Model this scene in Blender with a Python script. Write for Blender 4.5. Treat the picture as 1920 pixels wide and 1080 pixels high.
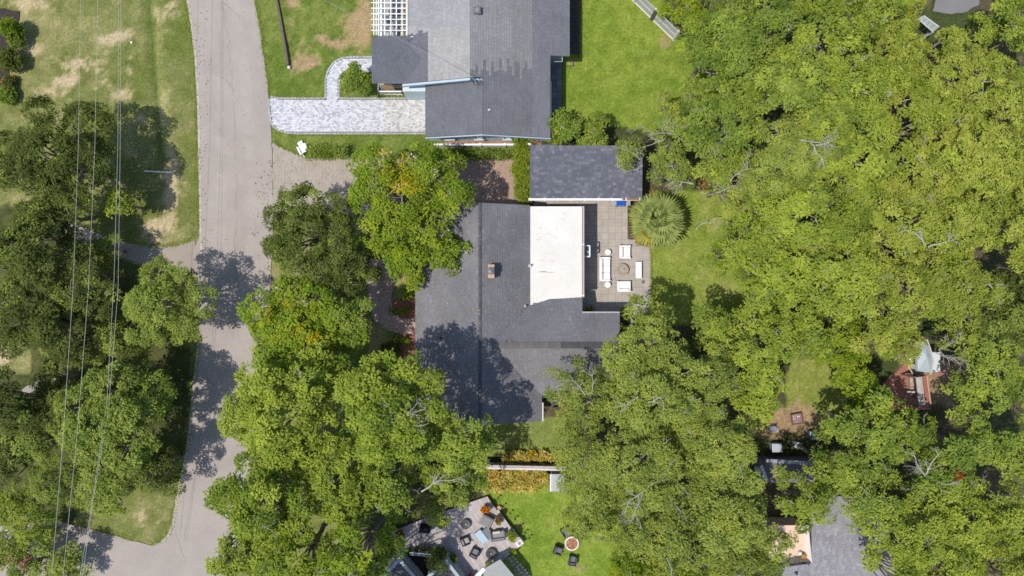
import bpy, math, random
import numpy as np
from mathutils import Vector

# ------------------------------------------------------------------ camera, world, sun, exposure
for ob in list(bpy.data.objects):
    bpy.data.objects.remove(ob)
scene = bpy.context.scene
COL = scene.collection
H = 58.0            # drone height above the ground, metres
S = 1920 / 87.0     # photo pixels per metre on the ground

cam_data = bpy.data.cameras.new('camera')
cam_data.lens = 24.0
cam_data.sensor_width = 36.0
cam_data.sensor_fit = 'HORIZONTAL'
cam_data.clip_start = 0.5
cam_data.clip_end = 2000
cam = bpy.data.objects.new('camera', cam_data)
cam.location = (0, 0, H)
cam.rotation_euler = (0, 0, 0)
COL.objects.link(cam)
scene.camera = cam

SHX, SHY = 0.44, 0.19          # shadow offset per metre of height
SUN_DIR = Vector((SHX, SHY, -1.0)).normalized()
world = bpy.data.worlds.new('World')
scene.world = world
world.use_nodes = True
wn = world.node_tree.nodes
sky = wn.new('ShaderNodeTexSky')
sky.sky_type = 'NISHITA'
sky.sun_disc = False
sky.sun_elevation = math.asin(-SUN_DIR.z)
sky.sun_rotation = math.atan2(-SUN_DIR.x, -SUN_DIR.y)
sky.air_density = 1.0
sky.dust_density = 1.0
world.node_tree.links.new(sky.outputs[0], wn['Background'].inputs[0])
wn['Background'].inputs[1].default_value = 0.15

sun_data = bpy.data.lights.new('sun', 'SUN')
sun_data.energy = 3.9
sun_data.angle = math.radians(0.6)
sun_data.color = (1.0, 0.94, 0.86)
sun = bpy.data.objects.new('sun', sun_data)
sun.location = (-30, -15, 80)
sun.rotation_euler = SUN_DIR.to_track_quat('-Z', 'Y').to_euler()
COL.objects.link(sun)

vs = scene.view_settings
vs.view_transform = 'Standard'
vs.look = 'None'
vs.gamma = 1.0
vs.use_curve_mapping = False
vs.exposure = 0.15
scene.cycles.use_denoising = False
scene.cycles.max_bounces = 6
scene.cycles.diffuse_bounces = 3
scene.cycles.transmission_bounces = 3
scene.cycles.pixel_filter_type = 'BLACKMAN_HARRIS'
scene.cycles.filter_width = 1.6

# ------------------------------------------------------------------ helpers
def P(px, py, z=0.0):
    """where the sight line through a photo pixel meets height z"""
    k = (H - z) / H
    return Vector(((px - 960) / S * k, (540 - py) / S * k, z))

def px_of(x, y, z):
    k = (H - z) / H
    return 960 + x / k * S, 540 - y / k * S

def new_empty(name, loc, rz=0.0):
    o = bpy.data.objects.new(name, None)
    o.empty_display_size = 0.3
    o.location = loc
    o.rotation_euler = (0, 0, rz)
    COL.objects.link(o)
    return o

def tag(o, label=None, cat=None, group=None, kind=None):
    if label: o['label'] = label
    if cat: o['category'] = cat
    if group: o['group'] = group
    if kind: o['kind'] = kind
    return o

def thing(name, label, cat, loc=(0, 0, 0), rz=0.0, group=None):
    return tag(new_empty(name, loc, rz), label, cat, group)

def dup(o, parent=None, label=None, loc=None, rz=None):
    c = o.copy()
    COL.objects.link(c)
    if parent is not None: c.parent = parent
    if label: c['label'] = label
    if loc is not None: c.location = loc
    if rz is not None: c.rotation_euler = (0, 0, rz)
    for ch in list(o.children):
        dup(ch, c)
    return c

class MB:
    """collects shapes with a colour per face, then links them as one mesh"""
    def __init__(self):
        self.v, self.f, self.c = [], [], []
    def face(self, pts, col):
        n = len(self.v)
        self.v += [tuple(p) for p in pts]
        self.f.append(tuple(range(n, n + len(pts))))
        self.c.append(col)
    def mesh(self, verts, faces, col):
        n = len(self.v)
        self.v += [tuple(p) for p in verts]
        for q in faces:
            self.f.append(tuple(i + n for i in q)); self.c.append(col)
    def box(self, c, s, col, rz=0.0, bevel=0.0, tilt=None):
        hx, hy, hz = s[0] / 2, s[1] / 2, s[2] / 2
        b = min(bevel, hx * .8, hy * .8, hz * .8)
        ring = lambda x, y, z: [(-x, -y, z), (x, -y, z), (x, y, z), (-x, y, z)]
        vs_ = ring(hx, hy, -hz)
        if b > 0:
            vs_ += ring(hx, hy, hz - b) + ring(hx - b * .35, hy - b * .35, hz - b * .3) + ring(hx - b, hy - b, hz)
            L = 4
        else:
            vs_ += ring(hx, hy, hz); L = 2
        fs = [(3, 2, 1, 0)]
        for l in range(L - 1):
            for i in range(4):
                j = (i + 1) % 4
                fs.append((l * 4 + i, l * 4 + j, (l + 1) * 4 + j, (l + 1) * 4 + i))
        t = (L - 1) * 4
        fs.append((t, t + 1, t + 2, t + 3))
        ca, sa = math.cos(rz), math.sin(rz)
        out = []
        for x, y, z in vs_:
            if tilt:
                ct, st = math.cos(tilt), math.sin(tilt)
                y, z = y * ct - z * st, y * st + z * ct
            out.append((c[0] + x * ca - y * sa, c[1] + x * sa + y * ca, c[2] + z))
        self.mesh(out, fs, col)
    def tube(self, pts, radii, col, sides=6, cap=True):
        pts = [Vector(p) for p in pts]
        if not hasattr(radii, '__len__'): radii = [radii] * len(pts)
        vs_, fs = [], []
        for i, p in enumerate(pts):
            d = (pts[min(i + 1, len(pts) - 1)] - pts[max(i - 1, 0)])
            d = d.normalized() if d.length > 1e-9 else Vector((0, 0, 1))
            a = d.cross(Vector((0, 0, 1)) if abs(d.z) < .9 else Vector((1, 0, 0))).normalized()
            b = d.cross(a)
            for k in range(sides):
                t = 2 * math.pi * k / sides
                vs_.append(p + (a * math.cos(t) + b * math.sin(t)) * radii[i])
        for i in range(len(pts) - 1):
            for k in range(sides):
                j = (k + 1) % sides
                fs.append((i * sides + k, i * sides + j, (i + 1) * sides + j, (i + 1) * sides + k))
        if cap:
            fs.append(tuple(range(sides)))
            fs.append(tuple((len(pts) - 1) * sides + k for k in range(sides))[::-1])
        self.mesh(vs_, fs, col)
    def lathe(self, c, prof, col, n=20):
        """prof: list of (radius, z[, colour])"""
        rings = []
        for r, z, *cc in prof:
            rings.append(([(c[0] + r * math.cos(2 * math.pi * k / n), c[1] + r * math.sin(2 * math.pi * k / n), c[2] + z) for k in range(n)], cc[0] if cc else col))
        base = len(self.v)
        for r, _ in rings: self.v += r
        for i in range(len(rings) - 1):
            for k in range(n):
                j = (k + 1) % n
                self.f.append((base + i * n + k, base + i * n + j, base + (i + 1) * n + j, base + (i + 1) * n + k))
                self.c.append(rings[i + 1][1])
        self.f.append(tuple(base + (len(rings) - 1) * n + k for k in range(n))); self.c.append(rings[-1][1])
    def prism(self, poly, z0, z1, col, side=None):
        """poly: world xy points; any simple outline"""
        area = sum(poly[i][0] * poly[(i + 1) % len(poly)][1] - poly[(i + 1) % len(poly)][0] * poly[i][1] for i in range(len(poly)))
        if area < 0: poly = poly[::-1]
        n = len(poly)
        self.face([(p[0], p[1], z1) for p in poly], col)
        for i in range(n):
            a, b = poly[i], poly[(i + 1) % n]
            self.face([(a[0], a[1], z0), (b[0], b[1], z0), (b[0], b[1], z1), (a[0], a[1], z1)], side or col)
    def data(self, name, mat, origin=(0, 0, 0)):
        me = bpy.data.meshes.new(name)
        o = origin
        me.from_pydata([(v[0] - o[0], v[1] - o[1], v[2] - o[2]) for v in self.v], [], self.f)
        at = me.attributes.new('col', 'FLOAT_COLOR', 'FACE')
        at.data.foreach_set('color', np.array([(*c[:3], 1.0) for c in self.c], dtype=np.float32).ravel())
        me.materials.append(mat)
        me.update()
        return me
    def build(self, name, mat, parent=None, origin=(0, 0, 0), kind=None, label=None):
        o = bpy.data.objects.new(name, self.data(name, mat, origin))
        COL.objects.link(o)
        if parent is not None: o.parent = parent
        if kind: o['kind'] = kind
        if label: o['label'] = label
        return o

def link(name, me, parent=None, loc=None, rz=None):
    o = bpy.data.objects.new(name, me)
    COL.objects.link(o)
    if parent is not None: o.parent = parent
    if loc is not None: o.location = loc
    if rz is not None: o.rotation_euler = (0, 0, rz)
    return o

def jit(c, a, rng=random):
    k = 1 + rng.uniform(-a, a)
    return (c[0] * k, c[1] * k, c[2] * k)

# ------------------------------------------------------------------ noise in numpy
def vnoise(x, y, scale, seed):
    r = np.random.RandomState(seed)
    T = r.rand(256, 256)
    x = x / scale + 1000.0; y = y / scale + 1000.0
    xi = np.floor(x).astype(int); yi = np.floor(y).astype(int)
    fx = x - xi; fy = y - yi
    fx = fx * fx * (3 - 2 * fx); fy = fy * fy * (3 - 2 * fy)
    g = lambda a, b: T[a % 256, b % 256]
    return (g(xi, yi) * (1 - fx) + g(xi + 1, yi) * fx) * (1 - fy) + (g(xi, yi + 1) * (1 - fx) + g(xi + 1, yi + 1) * fx) * fy

def fbm(x, y, scale, seed, oct=4):
    s, a, t = 0, 1.0, 0
    for i in range(oct):
        s = s + a * vnoise(x, y, scale / 2 ** i, seed + i * 17); t += a; a *= .6
    return s / t

def sstep(a, b, x):
    t = np.clip((x - a) / (b - a), 0, 1)
    return t * t * (3 - 2 * t)

def inpoly(x, y, poly):
    inside = np.zeros(np.shape(x), bool)
    n = len(poly)
    for i in range(n):
        x1, y1 = poly[i]; x2, y2 = poly[(i + 1) % n]
        if y1 == y2: continue
        c = ((y1 > y) != (y2 > y)) & (x < (x2 - x1) * (y - y1) / (y2 - y1) + x1)
        inside ^= c
    return inside

# ------------------------------------------------------------------ materials
def material(name, rough=0.8, spec=0.3, n_scale=6.0, n_amt=0.25, f_scale=60.0, f_amt=0.2, bump=0.0, bump_scale=40.0, attr='col', color=None, coord='pos', metal=0.0):
    m = bpy.data.materials.new(name)
    m.use_nodes = True
    nt = m.node_tree; N = nt.nodes; Lk = nt.links
    bs = N['Principled BSDF']
    bs.inputs['Roughness'].default_value = rough
    bs.inputs['Metallic'].default_value = metal
    bs.inputs['Specular IOR Level'].default_value = spec
    if color is None:
        a = N.new('ShaderNodeAttribute'); a.attribute_name = attr
        src = a.outputs['Color']
    else:
        a = N.new('ShaderNodeRGB'); a.outputs[0].default_value = (*color, 1); src = a.outputs[0]
    geo = N.new('ShaderNodeNewGeometry') if coord == 'pos' else N.new('ShaderNodeTexCoord')
    pos = geo.outputs['Position'] if coord == 'pos' else geo.outputs['Object']
    def noise(sc, det):
        t = N.new('ShaderNodeTexNoise'); t.inputs['Scale'].default_value = sc; t.inputs['Detail'].default_value = det
        Lk.new(pos, t.inputs['Vector']); return t.outputs['Fac']
    def ramp(fac, amt):
        mr = N.new('ShaderNodeMapRange')
        mr.inputs['From Min'].default_value = .25; mr.inputs['From Max'].default_value = .75
        mr.inputs['To Min'].default_value = 1 - amt; mr.inputs['To Max'].default_value = 1 + amt
        Lk.new(fac, mr.inputs['Value']); return mr.outputs[0]
    k = None
    for sc, amt, det in ((n_scale, n_amt, 3), (f_scale, f_amt, 2)):
        if amt <= 0: continue
        r = ramp(noise(sc, det), amt)
        if k is None: k = r
        else:
            mm = N.new('ShaderNodeMath'); mm.operation = 'MULTIPLY'
            Lk.new(k, mm.inputs[0]); Lk.new(r, mm.inputs[1]); k = mm.outputs[0]
    if k is not None:
        vm = N.new('ShaderNodeVectorMath'); vm.operation = 'SCALE'
        Lk.new(src, vm.inputs[0]); Lk.new(k, vm.inputs['Scale']); src = vm.outputs[0]
    Lk.new(src, bs.inputs['Base Color'])
    if bump > 0:
        b = N.new('ShaderNodeBump'); b.inputs['Strength'].default_value = bump; b.inputs['Distance'].default_value = 0.05
        Lk.new(noise(bump_scale, 3), b.inputs['Height']); Lk.new(b.outputs[0], bs.inputs['Normal'])
    return m

M_GROUND = material('grass_and_soil', .95, .05, 1.2, .10, 5.5, .30, bump=.8, bump_scale=7)
M_ROAD = material('weathered_asphalt', .9, .2, .5, .09, 14, .09, bump=.15, bump_scale=50)
M_PAVE = material('paving_stone', .85, .2, 1.5, .10, 30, .12, bump=.15, bump_scale=40)
M_SHINGLE = material('asphalt_shingle', .92, .15, .7, .09, 26, .16, bump=.25, bump_scale=45)
M_FLAT = material('white_roof_coating', .7, .3, .55, .07, 5, .05)
M_PAINT = material('painted_surface', .55, .35, 2.0, .05, 30, .05)
M_WOOD = material('weathered_wood', .8, .2, 3.0, .12, 40, .18)
M_METAL = material('dull_metal', .45, .5, 4.0, .08, 40, .05, metal=.3)
M_FABRIC = material('outdoor_fabric', .95, .1, 8.0, .03, 60, .05)
M_BARK = material('bark', .9, .1, 3.0, .2, 25, .25)
M_PLASTIC = material('glossy_plastic', .3, .5, 2.0, .04, 30, .03)
M_GLASS = material('window_glass', .12, .3, 1.0, .05, 20, 0)
M_MULCH = material('bark_mulch', .95, .1, 4.0, .25, 18, .45, bump=.8, bump_scale=18)

def leaf_material(name, ca, cb, trans=.34, rough=.6, spec=.12):
    m = bpy.data.materials.new(name)
    m.use_nodes = True
    nt = m.node_tree; N = nt.nodes; Lk = nt.links
    bs = N['Principled BSDF']
    at = N.new('ShaderNodeAttribute'); at.attribute_name = 'tint'
    mix = N.new('ShaderNodeMix'); mix.data_type = 'RGBA'
    mix.inputs[6].default_value = (*ca, 1); mix.inputs[7].default_value = (*cb, 1)
    Lk.new(at.outputs['Fac'], mix.inputs[0])
    Lk.new(mix.outputs[2], bs.inputs['Base Color'])
    bs.inputs['Roughness'].default_value = rough
    bs.inputs['Specular IOR Level'].default_value = spec
    tr = N.new('ShaderNodeBsdfTranslucent')
    vm = N.new('ShaderNodeVectorMath'); vm.operation = 'MULTIPLY'
    vm.inputs[1].default_value = (1.25, 1.2, .7)
    Lk.new(mix.outputs[2], vm.inputs[0]); Lk.new(vm.outputs[0], tr.inputs['Color'])
    ms = N.new('ShaderNodeMixShader'); ms.inputs[0].default_value = trans
    Lk.new(bs.outputs[0], ms.inputs[1]); Lk.new(tr.outputs[0], ms.inputs[2])
    Lk.new(ms.outputs[0], N['Material Output'].inputs['Surface'])
    return m

# leaf colours: (a, b) ends between which single leaves vary
LEAF = {
    'darkoak':  leaf_material('dark_oak_leaves', (0.072, 0.100, 0.021), (0.184, 0.222, 0.048)),
    'olive':    leaf_material('olive_leaves', (0.157, 0.218, 0.038), (0.351, 0.423, 0.086)),
    'green':    leaf_material('green_leaves', (0.122, 0.192, 0.027), (0.296, 0.376, 0.065)),
    'bright':   leaf_material('bright_leaves', (0.119, 0.206, 0.016), (0.294, 0.374, 0.035)),
    'light':    leaf_material('light_green_leaves', (0.185, 0.258, 0.028), (0.397, 0.464, 0.066)),
    'yellow':   leaf_material('yellow_olive_leaves', (0.217, 0.258, 0.040), (0.435, 0.473, 0.086)),
    'gold':     leaf_material('golden_leaves', (0.300, 0.290, 0.011), (0.560, 0.460, 0.017)),
    'lime':     leaf_material('lime_leaves', (0.160, 0.253, 0.017), (0.357, 0.419, 0.029)),
    'croton':   leaf_material('croton_leaves', (0.360, 0.300, 0.060), (0.780, 0.660, 0.200)),
    'fallen':   leaf_material('orange_leaves', (0.450, 0.130, 0.009), (0.700, 0.330, 0.019)),
    'russet':   leaf_material('russet_leaves', (0.160, 0.050, 0.033), (0.360, 0.130, 0.076)),
    'palm':     leaf_material('palm_leaves', (0.183, 0.242, 0.068), (0.390, 0.437, 0.135)),
    'palmold':  leaf_material('old_palm_leaves', (0.260, 0.250, 0.043), (0.440, 0.380, 0.076)),
    'bloom':    leaf_material('pink_blossom', (0.550, 0.060, 0.190), (0.800, 0.200, 0.361)),
    'white':    leaf_material('white_blossom', (0.450, 0.370, 0.314), (0.700, 0.620, 0.513)),
    'red':      leaf_material('red_leaves', (0.300, 0.020, 0.014), (0.500, 0.060, 0.028)),
}
# ------------------------------------------------------------------ ground sheet
ROAD_L = [(350, -60), (352, 0), (360, 50), (367, 110), (371, 180), (373, 260), (375, 360), (376, 430)]
ROAD_L2 = [(372, 640), (367, 690), (360, 760), (353, 830), (341, 890), (331, 940), (323, 985), (316, 1003), (303, 1015), (284, 1022)]
SIDE_TOP = [(250, 1014), (190, 998), (140, 985), (95, 975), (40, 985), (-60, 990)]
ROAD_R = [(470, -60), (477, 0), (488, 60), (498, 130), (505, 185), (508, 245), (511, 300), (513, 400), (508, 520), (500, 640), (488, 760), (470, 880), (450, 980), (432, 1080), (425, 1150)]
ROAD = ROAD_L + [(374, 442), (368, 455), (362, 478), (372, 520), (374, 580)] + ROAD_L2 + SIDE_TOP + [(-60, 1150), (290, 1150)] + ROAD_R[::-1]

LAWNS = {
    'upper':  [(1060, -80), (1200, -80), (1290, 95), (1430, 130), (1430, 190), (1250, 260), (1160, 235), (1050, 235), (1050, 120)],
    'patio':  [(1215, 360), (1440, 360), (1470, 610), (1215, 610)],
    'east':   [(1480, 670), (1590, 670), (1590, 760), (1540, 800), (1470, 800)],
    'middle': [(870, 780), (1080, 780), (1080, 852), (870, 852)],
    'south':  [(900, 905), (1140, 905), (1190, 1090), (930, 1120)],
}

def ground_colour(x, y):
    """x, y: photo pixels on the ground; returns linear colour of grass, dry grass, soil and mulch"""
    n1 = fbm(x, y, 60, 3); n2 = fbm(x, y, 22, 9); n3 = fbm(x, y, 9, 21, 3); n4 = fbm(x, y, 150, 40)
    c = lambda *k: np.array(k)[None, :] * np.ones((x.size, 1))
    mix = lambda a, b, t: a * (1 - t[:, None]) + b * t[:, None]
    warp = lambda s, a: (x + (fbm(x, y, 26, s) - .5) * a, y + (fbm(x, y, 26, s + 5) - .5) * a)
    def blobs(lst):
        s = np.zeros(x.size)
        for cx, cy, rx, ry, w in lst:
            s += w * np.exp(-(((x - cx) / rx) ** 2 + ((y - cy) / ry) ** 2))
        return s
    # left of the house: tired lawn
    col = mix(c(.124, .144, .038), c(.232, .224, .092), sstep(.3, .7, n2 * .5 + n1 * .5))
    col = mix(col, c(.092, .135, .022), sstep(.5, .72, n4) * .5)
    dry = blobs([(205, 72, 32, 13, 1.), (238, 62, 18, 10, .7), (150, 125, 45, 22, .8), (128, 152, 30, 11, .9), (55, 92, 18, 26, .8),
                 (243, 112, 14, 26, .6), (285, 440, 30, 30, .8), (322, 370, 18, 55, .9), (300, 420, 20, 30, .5), (322, 290, 14, 30, .6), (40, 8, 70, 14, .7), (310, 20, 28, 20, .6),
                 (300, 215, 9, 40, .6), (225, 175, 25, 14, .5), (265, 225, 22, 10, .5), (280, 960, 30, 30, .35), (265, 985, 20, 10, .5), (90, 360, 70, 30, .3), (110, 175, 60, 14, .4), (5, 665, 22, 18, 1.1),
                 (255, 280, 12, 18, .45), (240, 340, 14, 20, .4)])
    dry = dry + (n2 - .5) * 1.1 + (n3 - .5) * .9
    col = mix(col, mix(c(.46, .38, .235), c(.36, .295, .165), sstep(.35, .65, n3)), sstep(.30, .75, dry) * (x < 480))
    # undergrowth left of the road, the trees' shade painted into its dark colour
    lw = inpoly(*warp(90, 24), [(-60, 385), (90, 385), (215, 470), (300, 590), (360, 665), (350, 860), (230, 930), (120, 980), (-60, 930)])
    lw &= ~inpoly(x, y, [(-60, 640), (60, 655), (55, 700), (-60, 695)])  # sunlit scrap of lawn kept out of the painted shade
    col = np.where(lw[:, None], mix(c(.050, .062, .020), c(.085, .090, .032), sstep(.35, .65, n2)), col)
    # unmown strip along the ditch
    ex = 277 + .085 * y + (n2 - .5) * 10
    col = mix(col, c(.050, .095, .012), np.exp(-((x - ex) / 5.5) ** 2) * (y < 290) * (x < 400) * sstep(.15, .5, n3) * .85)
    col = mix(col, c(.33, .31, .12), np.exp(-((x - ex - 14) / 7) ** 2) * (y < 300) * (x < 400) * .5 * sstep(.35, .65, n2))
    # upper yard of the house with the pergola
    up = (x > 478) & (y < 300) & (x < 1000)
    cu = mix(c(.092, .138, .022), c(.150, .182, .042), sstep(.3, .7, n2 * .6 + n3 * .4))
    du = blobs([(668, 50, 26, 42, 1.1), (625, 80, 30, 14, .9), (578, 118, 26, 16, 1.), (560, 110, 12, 40, .5), (600, 68, 14, 8, .7), (550, 5, 20, 10, .7), (690, 30, 10, 60, .6), (570, 30, 10, 10, .4), (660, 178, 20, 5, .8), (545, 70, 6, 60, .5)])
    du = du + (n2 - .5) * 1.0 + (n3 - .5) * .8
    cu = mix(cu, mix(c(.34, .24, .14), c(.27, .21, .10), sstep(.35, .65, n3)), sstep(.35, .8, du))
    col = np.where(up[:, None], cu, col)
    # wooded ground: litter, soil and low growth
    wood = x > 690 + 0 * y
    wood &= ~up
    cw = mix(c(.085, .07, .042), c(.05, .065, .022), sstep(.3, .55, n1))
    cw = mix(cw, c(.13, .095, .06), sstep(.6, .8, n2))
    col = np.where(wood[:, None], cw, col)
    def lawn(name, a, b, d, patches=()):
        nonlocal col
        wx, wy = warp(60, 16)
        m = inpoly(wx, wy, LAWNS[name])
        g = mix(c(*a), c(*b), sstep(.28, .72, n2 * .45 + n1 * .35 + n3 * .2))
        if patches:
            p = blobs(patches) + (n2 - .5) * .7 + (n3 - .5) * .5
            g = mix(g, c(*d), sstep(.35, .95, p))
        col = np.where(m[:, None], g, col)
    lawn('upper', (.125, .186, .022), (.185, .232, .038), (.25, .22, .10), [(1245, 82, 16, 16, .9), (1245, 180, 40, 20, .45), (1072, 118, 12, 8, 1.), (1230, 130, 30, 20, .35), (1060, 10, 8, 20, .5), (1195, 252, 40, 14, 1.)])
    lawn('patio', (.150, .205, .030), (.215, .245, .055), (.26, .25, .10), [(1300, 510, 40, 40, .5), (1330, 420, 26, 40, .5), (1360, 545, 30, 20, .5)])
    lawn('east', (.165, .200, .040), (.235, .245, .070), (.30, .24, .12), [(1490, 770, 50, 30, .6)])
    lawn('middle', (.145, .185, .045), (.195, .225, .065), (.22, .19, .09), [(1000, 800, 20, 20, .2)])
    lawn('south', (.128, .200, .022), (.205, .258, .045), (.26, .22, .10), [(1085, 1065, 16, 12, .8), (970, 985, 12, 14, .5), (985, 1020, 14, 12, .5), (1020, 985, 40, 12, .4)])
    # bare trampled earth
    for cx, cy, rx, ry, a in ((1470, 790, 75, 34, 1.), (1440, 775, 30, 20, .8), (1740, 700, 90, 70, .6), (820, 1010, 120, 30, .5), (1830, 790, 40, 34, .5)):
        m = a * np.exp(-(((x - cx) / rx) ** 2 + ((y - cy) / ry) ** 2)) + (n2 - .5) * .8
        col = mix(col, mix(c(.32, .23, .13), c(.24, .17, .095), sstep(.4, .6, n3)), sstep(.25, .6, m) * ((x > 1380) | (y > 990)))
    # front garden of the middle house
    fg = inpoly(x, y, [(690, 505), (785, 505), (785, 690), (690, 690)])
    cf = mix(c(.24, .21, .095), c(.17, .19, .05), sstep(.4, .6, n2))
    col = np.where(fg[:, None], cf, col)
    col *= (0.82 + .36 * n3)[:, None] * (.93 + .14 * fbm(x, y, 5, 77, 2))[:, None]
    return np.clip(col, .004, .8)

def make_ground():
    xs = np.concatenate([[-400, -200, -120, -80, -60], np.arange(-47, 47.01, .26), [60, 80, 120, 200, 400]])
    ys = np.concatenate([[-400, -200, -120, -80, -50, -35], np.arange(-28, 28.01, .26), [35, 50, 80, 120, 200, 400]])
    X, Y = np.meshgrid(xs, ys)
    x = X.ravel(); y = Y.ravel()
    px, py = 960 + x * S, 540 - y * S
    z = (fbm(x, y, 3, 5) - .5) * .05 - .03
    ditch = np.exp(-((px - (273 + .09 * np.clip(py, -200, 300))) / 5) ** 2) * sstep(330, 200, py)
    z -= .2 * ditch
    z -= .12 * np.exp(-((px - 545) / 7) ** 2) * (py < 130)
    nx, ny = len(xs), len(ys)
    me = bpy.data.meshes.new('ground')
    co = np.stack([x, y, z], 1).astype(np.float32)
    idx = np.arange(nx * ny).reshape(ny, nx)
    q = np.stack([idx[:-1, :-1], idx[:-1, 1:], idx[1:, 1:], idx[1:, :-1]], -1).reshape(-1, 4)
    me.vertices.add(len(co)); me.vertices.foreach_set('co', co.ravel())
    me.loops.add(q.size); me.loops.foreach_set('vertex_index', q.ravel().astype(np.int32))
    me.polygons.add(len(q)); me.polygons.foreach_set('loop_start', np.arange(0, q.size, 4, dtype=np.int32))
    me.update(calc_edges=True)
    at = me.attributes.new('col', 'FLOAT_COLOR', 'POINT')
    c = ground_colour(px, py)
    at.data.foreach_set('color', np.concatenate([c, np.ones((len(c), 1))], 1).astype(np.float32).ravel())
    me.polygons.foreach_set('use_smooth', np.ones(len(q), bool))
    me.materials.append(M_GROUND)
    return tag(link('ground', me), kind='structure')
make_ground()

def rough_line(pts, step=9, amp=1.5, seed=0):
    """densify a pixel outline and let it wander like a worn edge"""
    out = []
    r = random.Random(seed)
    n = len(pts)
    for i in range(n):
        a, b = pts[i], pts[(i + 1) % n]
        d = math.hypot(b[0] - a[0], b[1] - a[1]); k = max(1, int(d / step))
        for j in range(k):
            t = j / k
            out.append((a[0] + (b[0] - a[0]) * t + r.uniform(-amp, amp), a[1] + (b[1] - a[1]) * t + r.uniform(-amp, amp)))
    return out

def sheet(name, poly, z, col, mat, amp=0.0, seed=1, kind='structure', step=9):
    p = rough_line(poly, step, amp, seed) if amp else poly
    mb = MB()
    mb.prism([(P(*q).x, P(*q).y) for q in p], z - .06, z, col)
    return tag(mb.build(name, mat), kind=kind)

sheet('road', ROAD, .03, (.322, .288, .258), M_ROAD, .9, 3)
# paler crumbled edge along the left of the road
mb = MB()
for line in (ROAD_L[1:], [(376, 430), (378, 480), (378, 560), (372, 640)], ROAD_L2[:-1]):
    r = random.Random(8)
    pts = []
    for i in range(len(line) - 1):
        a, b = line[i], line[i + 1]
        k = max(2, int(math.hypot(b[0] - a[0], b[1] - a[1]) / 6))
        for j in range(k): pts.append((a[0] + (b[0] - a[0]) * j / k, a[1] + (b[1] - a[1]) * j / k))
    pts.append(line[-1])
    w = [(1.6 + 1.6 * r.random(), 1.4 + r.random()) for _ in pts]
    for i in range(len(pts) - 1):
        (x0, y0), (x1, y1) = pts[i], pts[i + 1]
        q = [(x0 - w[i][1], y0), (x0 + w[i][0], y0), (x1 + w[i + 1][0], y1), (x1 - w[i + 1][1], y1)]
        mb.face([(P(*t).x, P(*t).y, .036) for t in q][::-1], jit((.40, .36, .315), .14, r))
tag(mb.build('road_edge', M_ROAD), kind='structure')
# hairline cracks and tar marks on the asphalt
mb = MB()
r = random.Random(44)
for (x0, y0, x1, y1) in ((440, 430, 446, 540), (420, 5, 450, 32), (425, 150, 440, 172), (330, 1000, 345, 1045)):
    pts = []
    for i in range(13):
        t = i / 12
        pts.append((x0 + (x1 - x0) * t + r.uniform(-2, 2), y0 + (y1 - y0) * t + r.uniform(-2, 2)))
    for i in range(12):
        a, b = pts[i], pts[i + 1]
        n = Vector((b[1] - a[1], a[0] - b[0])).normalized() * .35
        mb.face([(*P(a[0] + n.x, a[1] + n.y).xy, .035), (*P(b[0] + n.x, b[1] + n.y).xy, .035), (*P(b[0] - n.x, b[1] - n.y).xy, .035), (*P(a[0] - n.x, a[1] - n.y).xy, .035)], (.20, .185, .175))
for i in range(46):
    cx, cy = r.uniform(378, 495), r.uniform(5, 620)
    rr = r.uniform(.4, 1.3)
    mb.face([(*P(cx + rr * math.cos(t) * r.uniform(.6, 1.3), cy + rr * math.sin(t)).xy, .0345) for t in (0, 1.05, 2.1, 3.14, 4.2, 5.2)][::-1], r.choice([(.12, .11, .11), (.16, .15, .14), (.45, .42, .38)]))
tag(mb.build('road_cracks', M_ROAD), kind='structure')
# thin resurfacing seam and worn wheel tracks
mb = MB()
r = random.Random(9)
for off, w, c in ((.30, 9, (.334, .299, .269)), (.70, 9, (.334, .299, .269)), (.5, 2.2, (.300, .267, .239))):
    pts = []
    for py in range(-60, 640, 12):
        xl = np.interp(py, [q[1] for q in ROAD_L] + [640], [q[0] for q in ROAD_L] + [374]); xr = np.interp(py, [q[1] for q in ROAD_R], [q[0] for q in ROAD_R])
        pts.append((xl + (xr - xl) * off + r.uniform(-1.5, 1.5), py, w * r.uniform(.5, 1.3)))
    for (x0, y0, w0), (x1, y1, w1) in zip(pts, pts[1:]):
        if r.random() < .2: continue
        mb.face([(*P(x0 - w0, y0).xy, .0332), (*P(x1 - w1, y1).xy, .0332), (*P(x1 + w1, y1).xy, .0332), (*P(x0 + w0, y0).xy, .0332)], c)
tag(mb.build('road_wear', M_ROAD), kind='structure')

# leaves lying on road and drive
mb = MB(); r = random.Random(27)
for i in range(520):
    if r.random() < .5: px, py = r.gauss(500, 12), r.uniform(300, 660)
    elif r.random() < .5: px, py = r.uniform(520, 975), r.uniform(298, 384)
    else: px, py = r.gauss(380, 7), r.uniform(20, 640)
    if not (362 < px < 980): continue
    p = P(px, py); a = r.uniform(0, 6.3); L = r.uniform(.04, .10)
    d = Vector((math.cos(a), math.sin(a), 0)) * L; n = Vector((-d.y, d.x, 0)) * .5; p.z = .062
    mb.face([p + d, p + n, p - d, p - n], r.choice([(.20, .15, .07), (.28, .22, .10), (.12, .13, .04), (.33, .28, .2)]))
tag(mb.build('fallen_leaves', M_MULCH), kind='stuff')
sheet('dirt_track', [(366, 452), (372, 520), (318, 505), (280, 498), (230, 484), (180, 466), (120, 436), (60, 398), (90, 392), (130, 414), (178, 436), (230, 452), (283, 463), (325, 462)], .012, (.30, .26, .22), M_ROAD, 2.2, 4)
sheet('verge', [(205, 482), (270, 503), (285, 520), (240, 512), (200, 498)], .018, (.075, .095, .03), M_GROUND, 2.0, 5)
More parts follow.
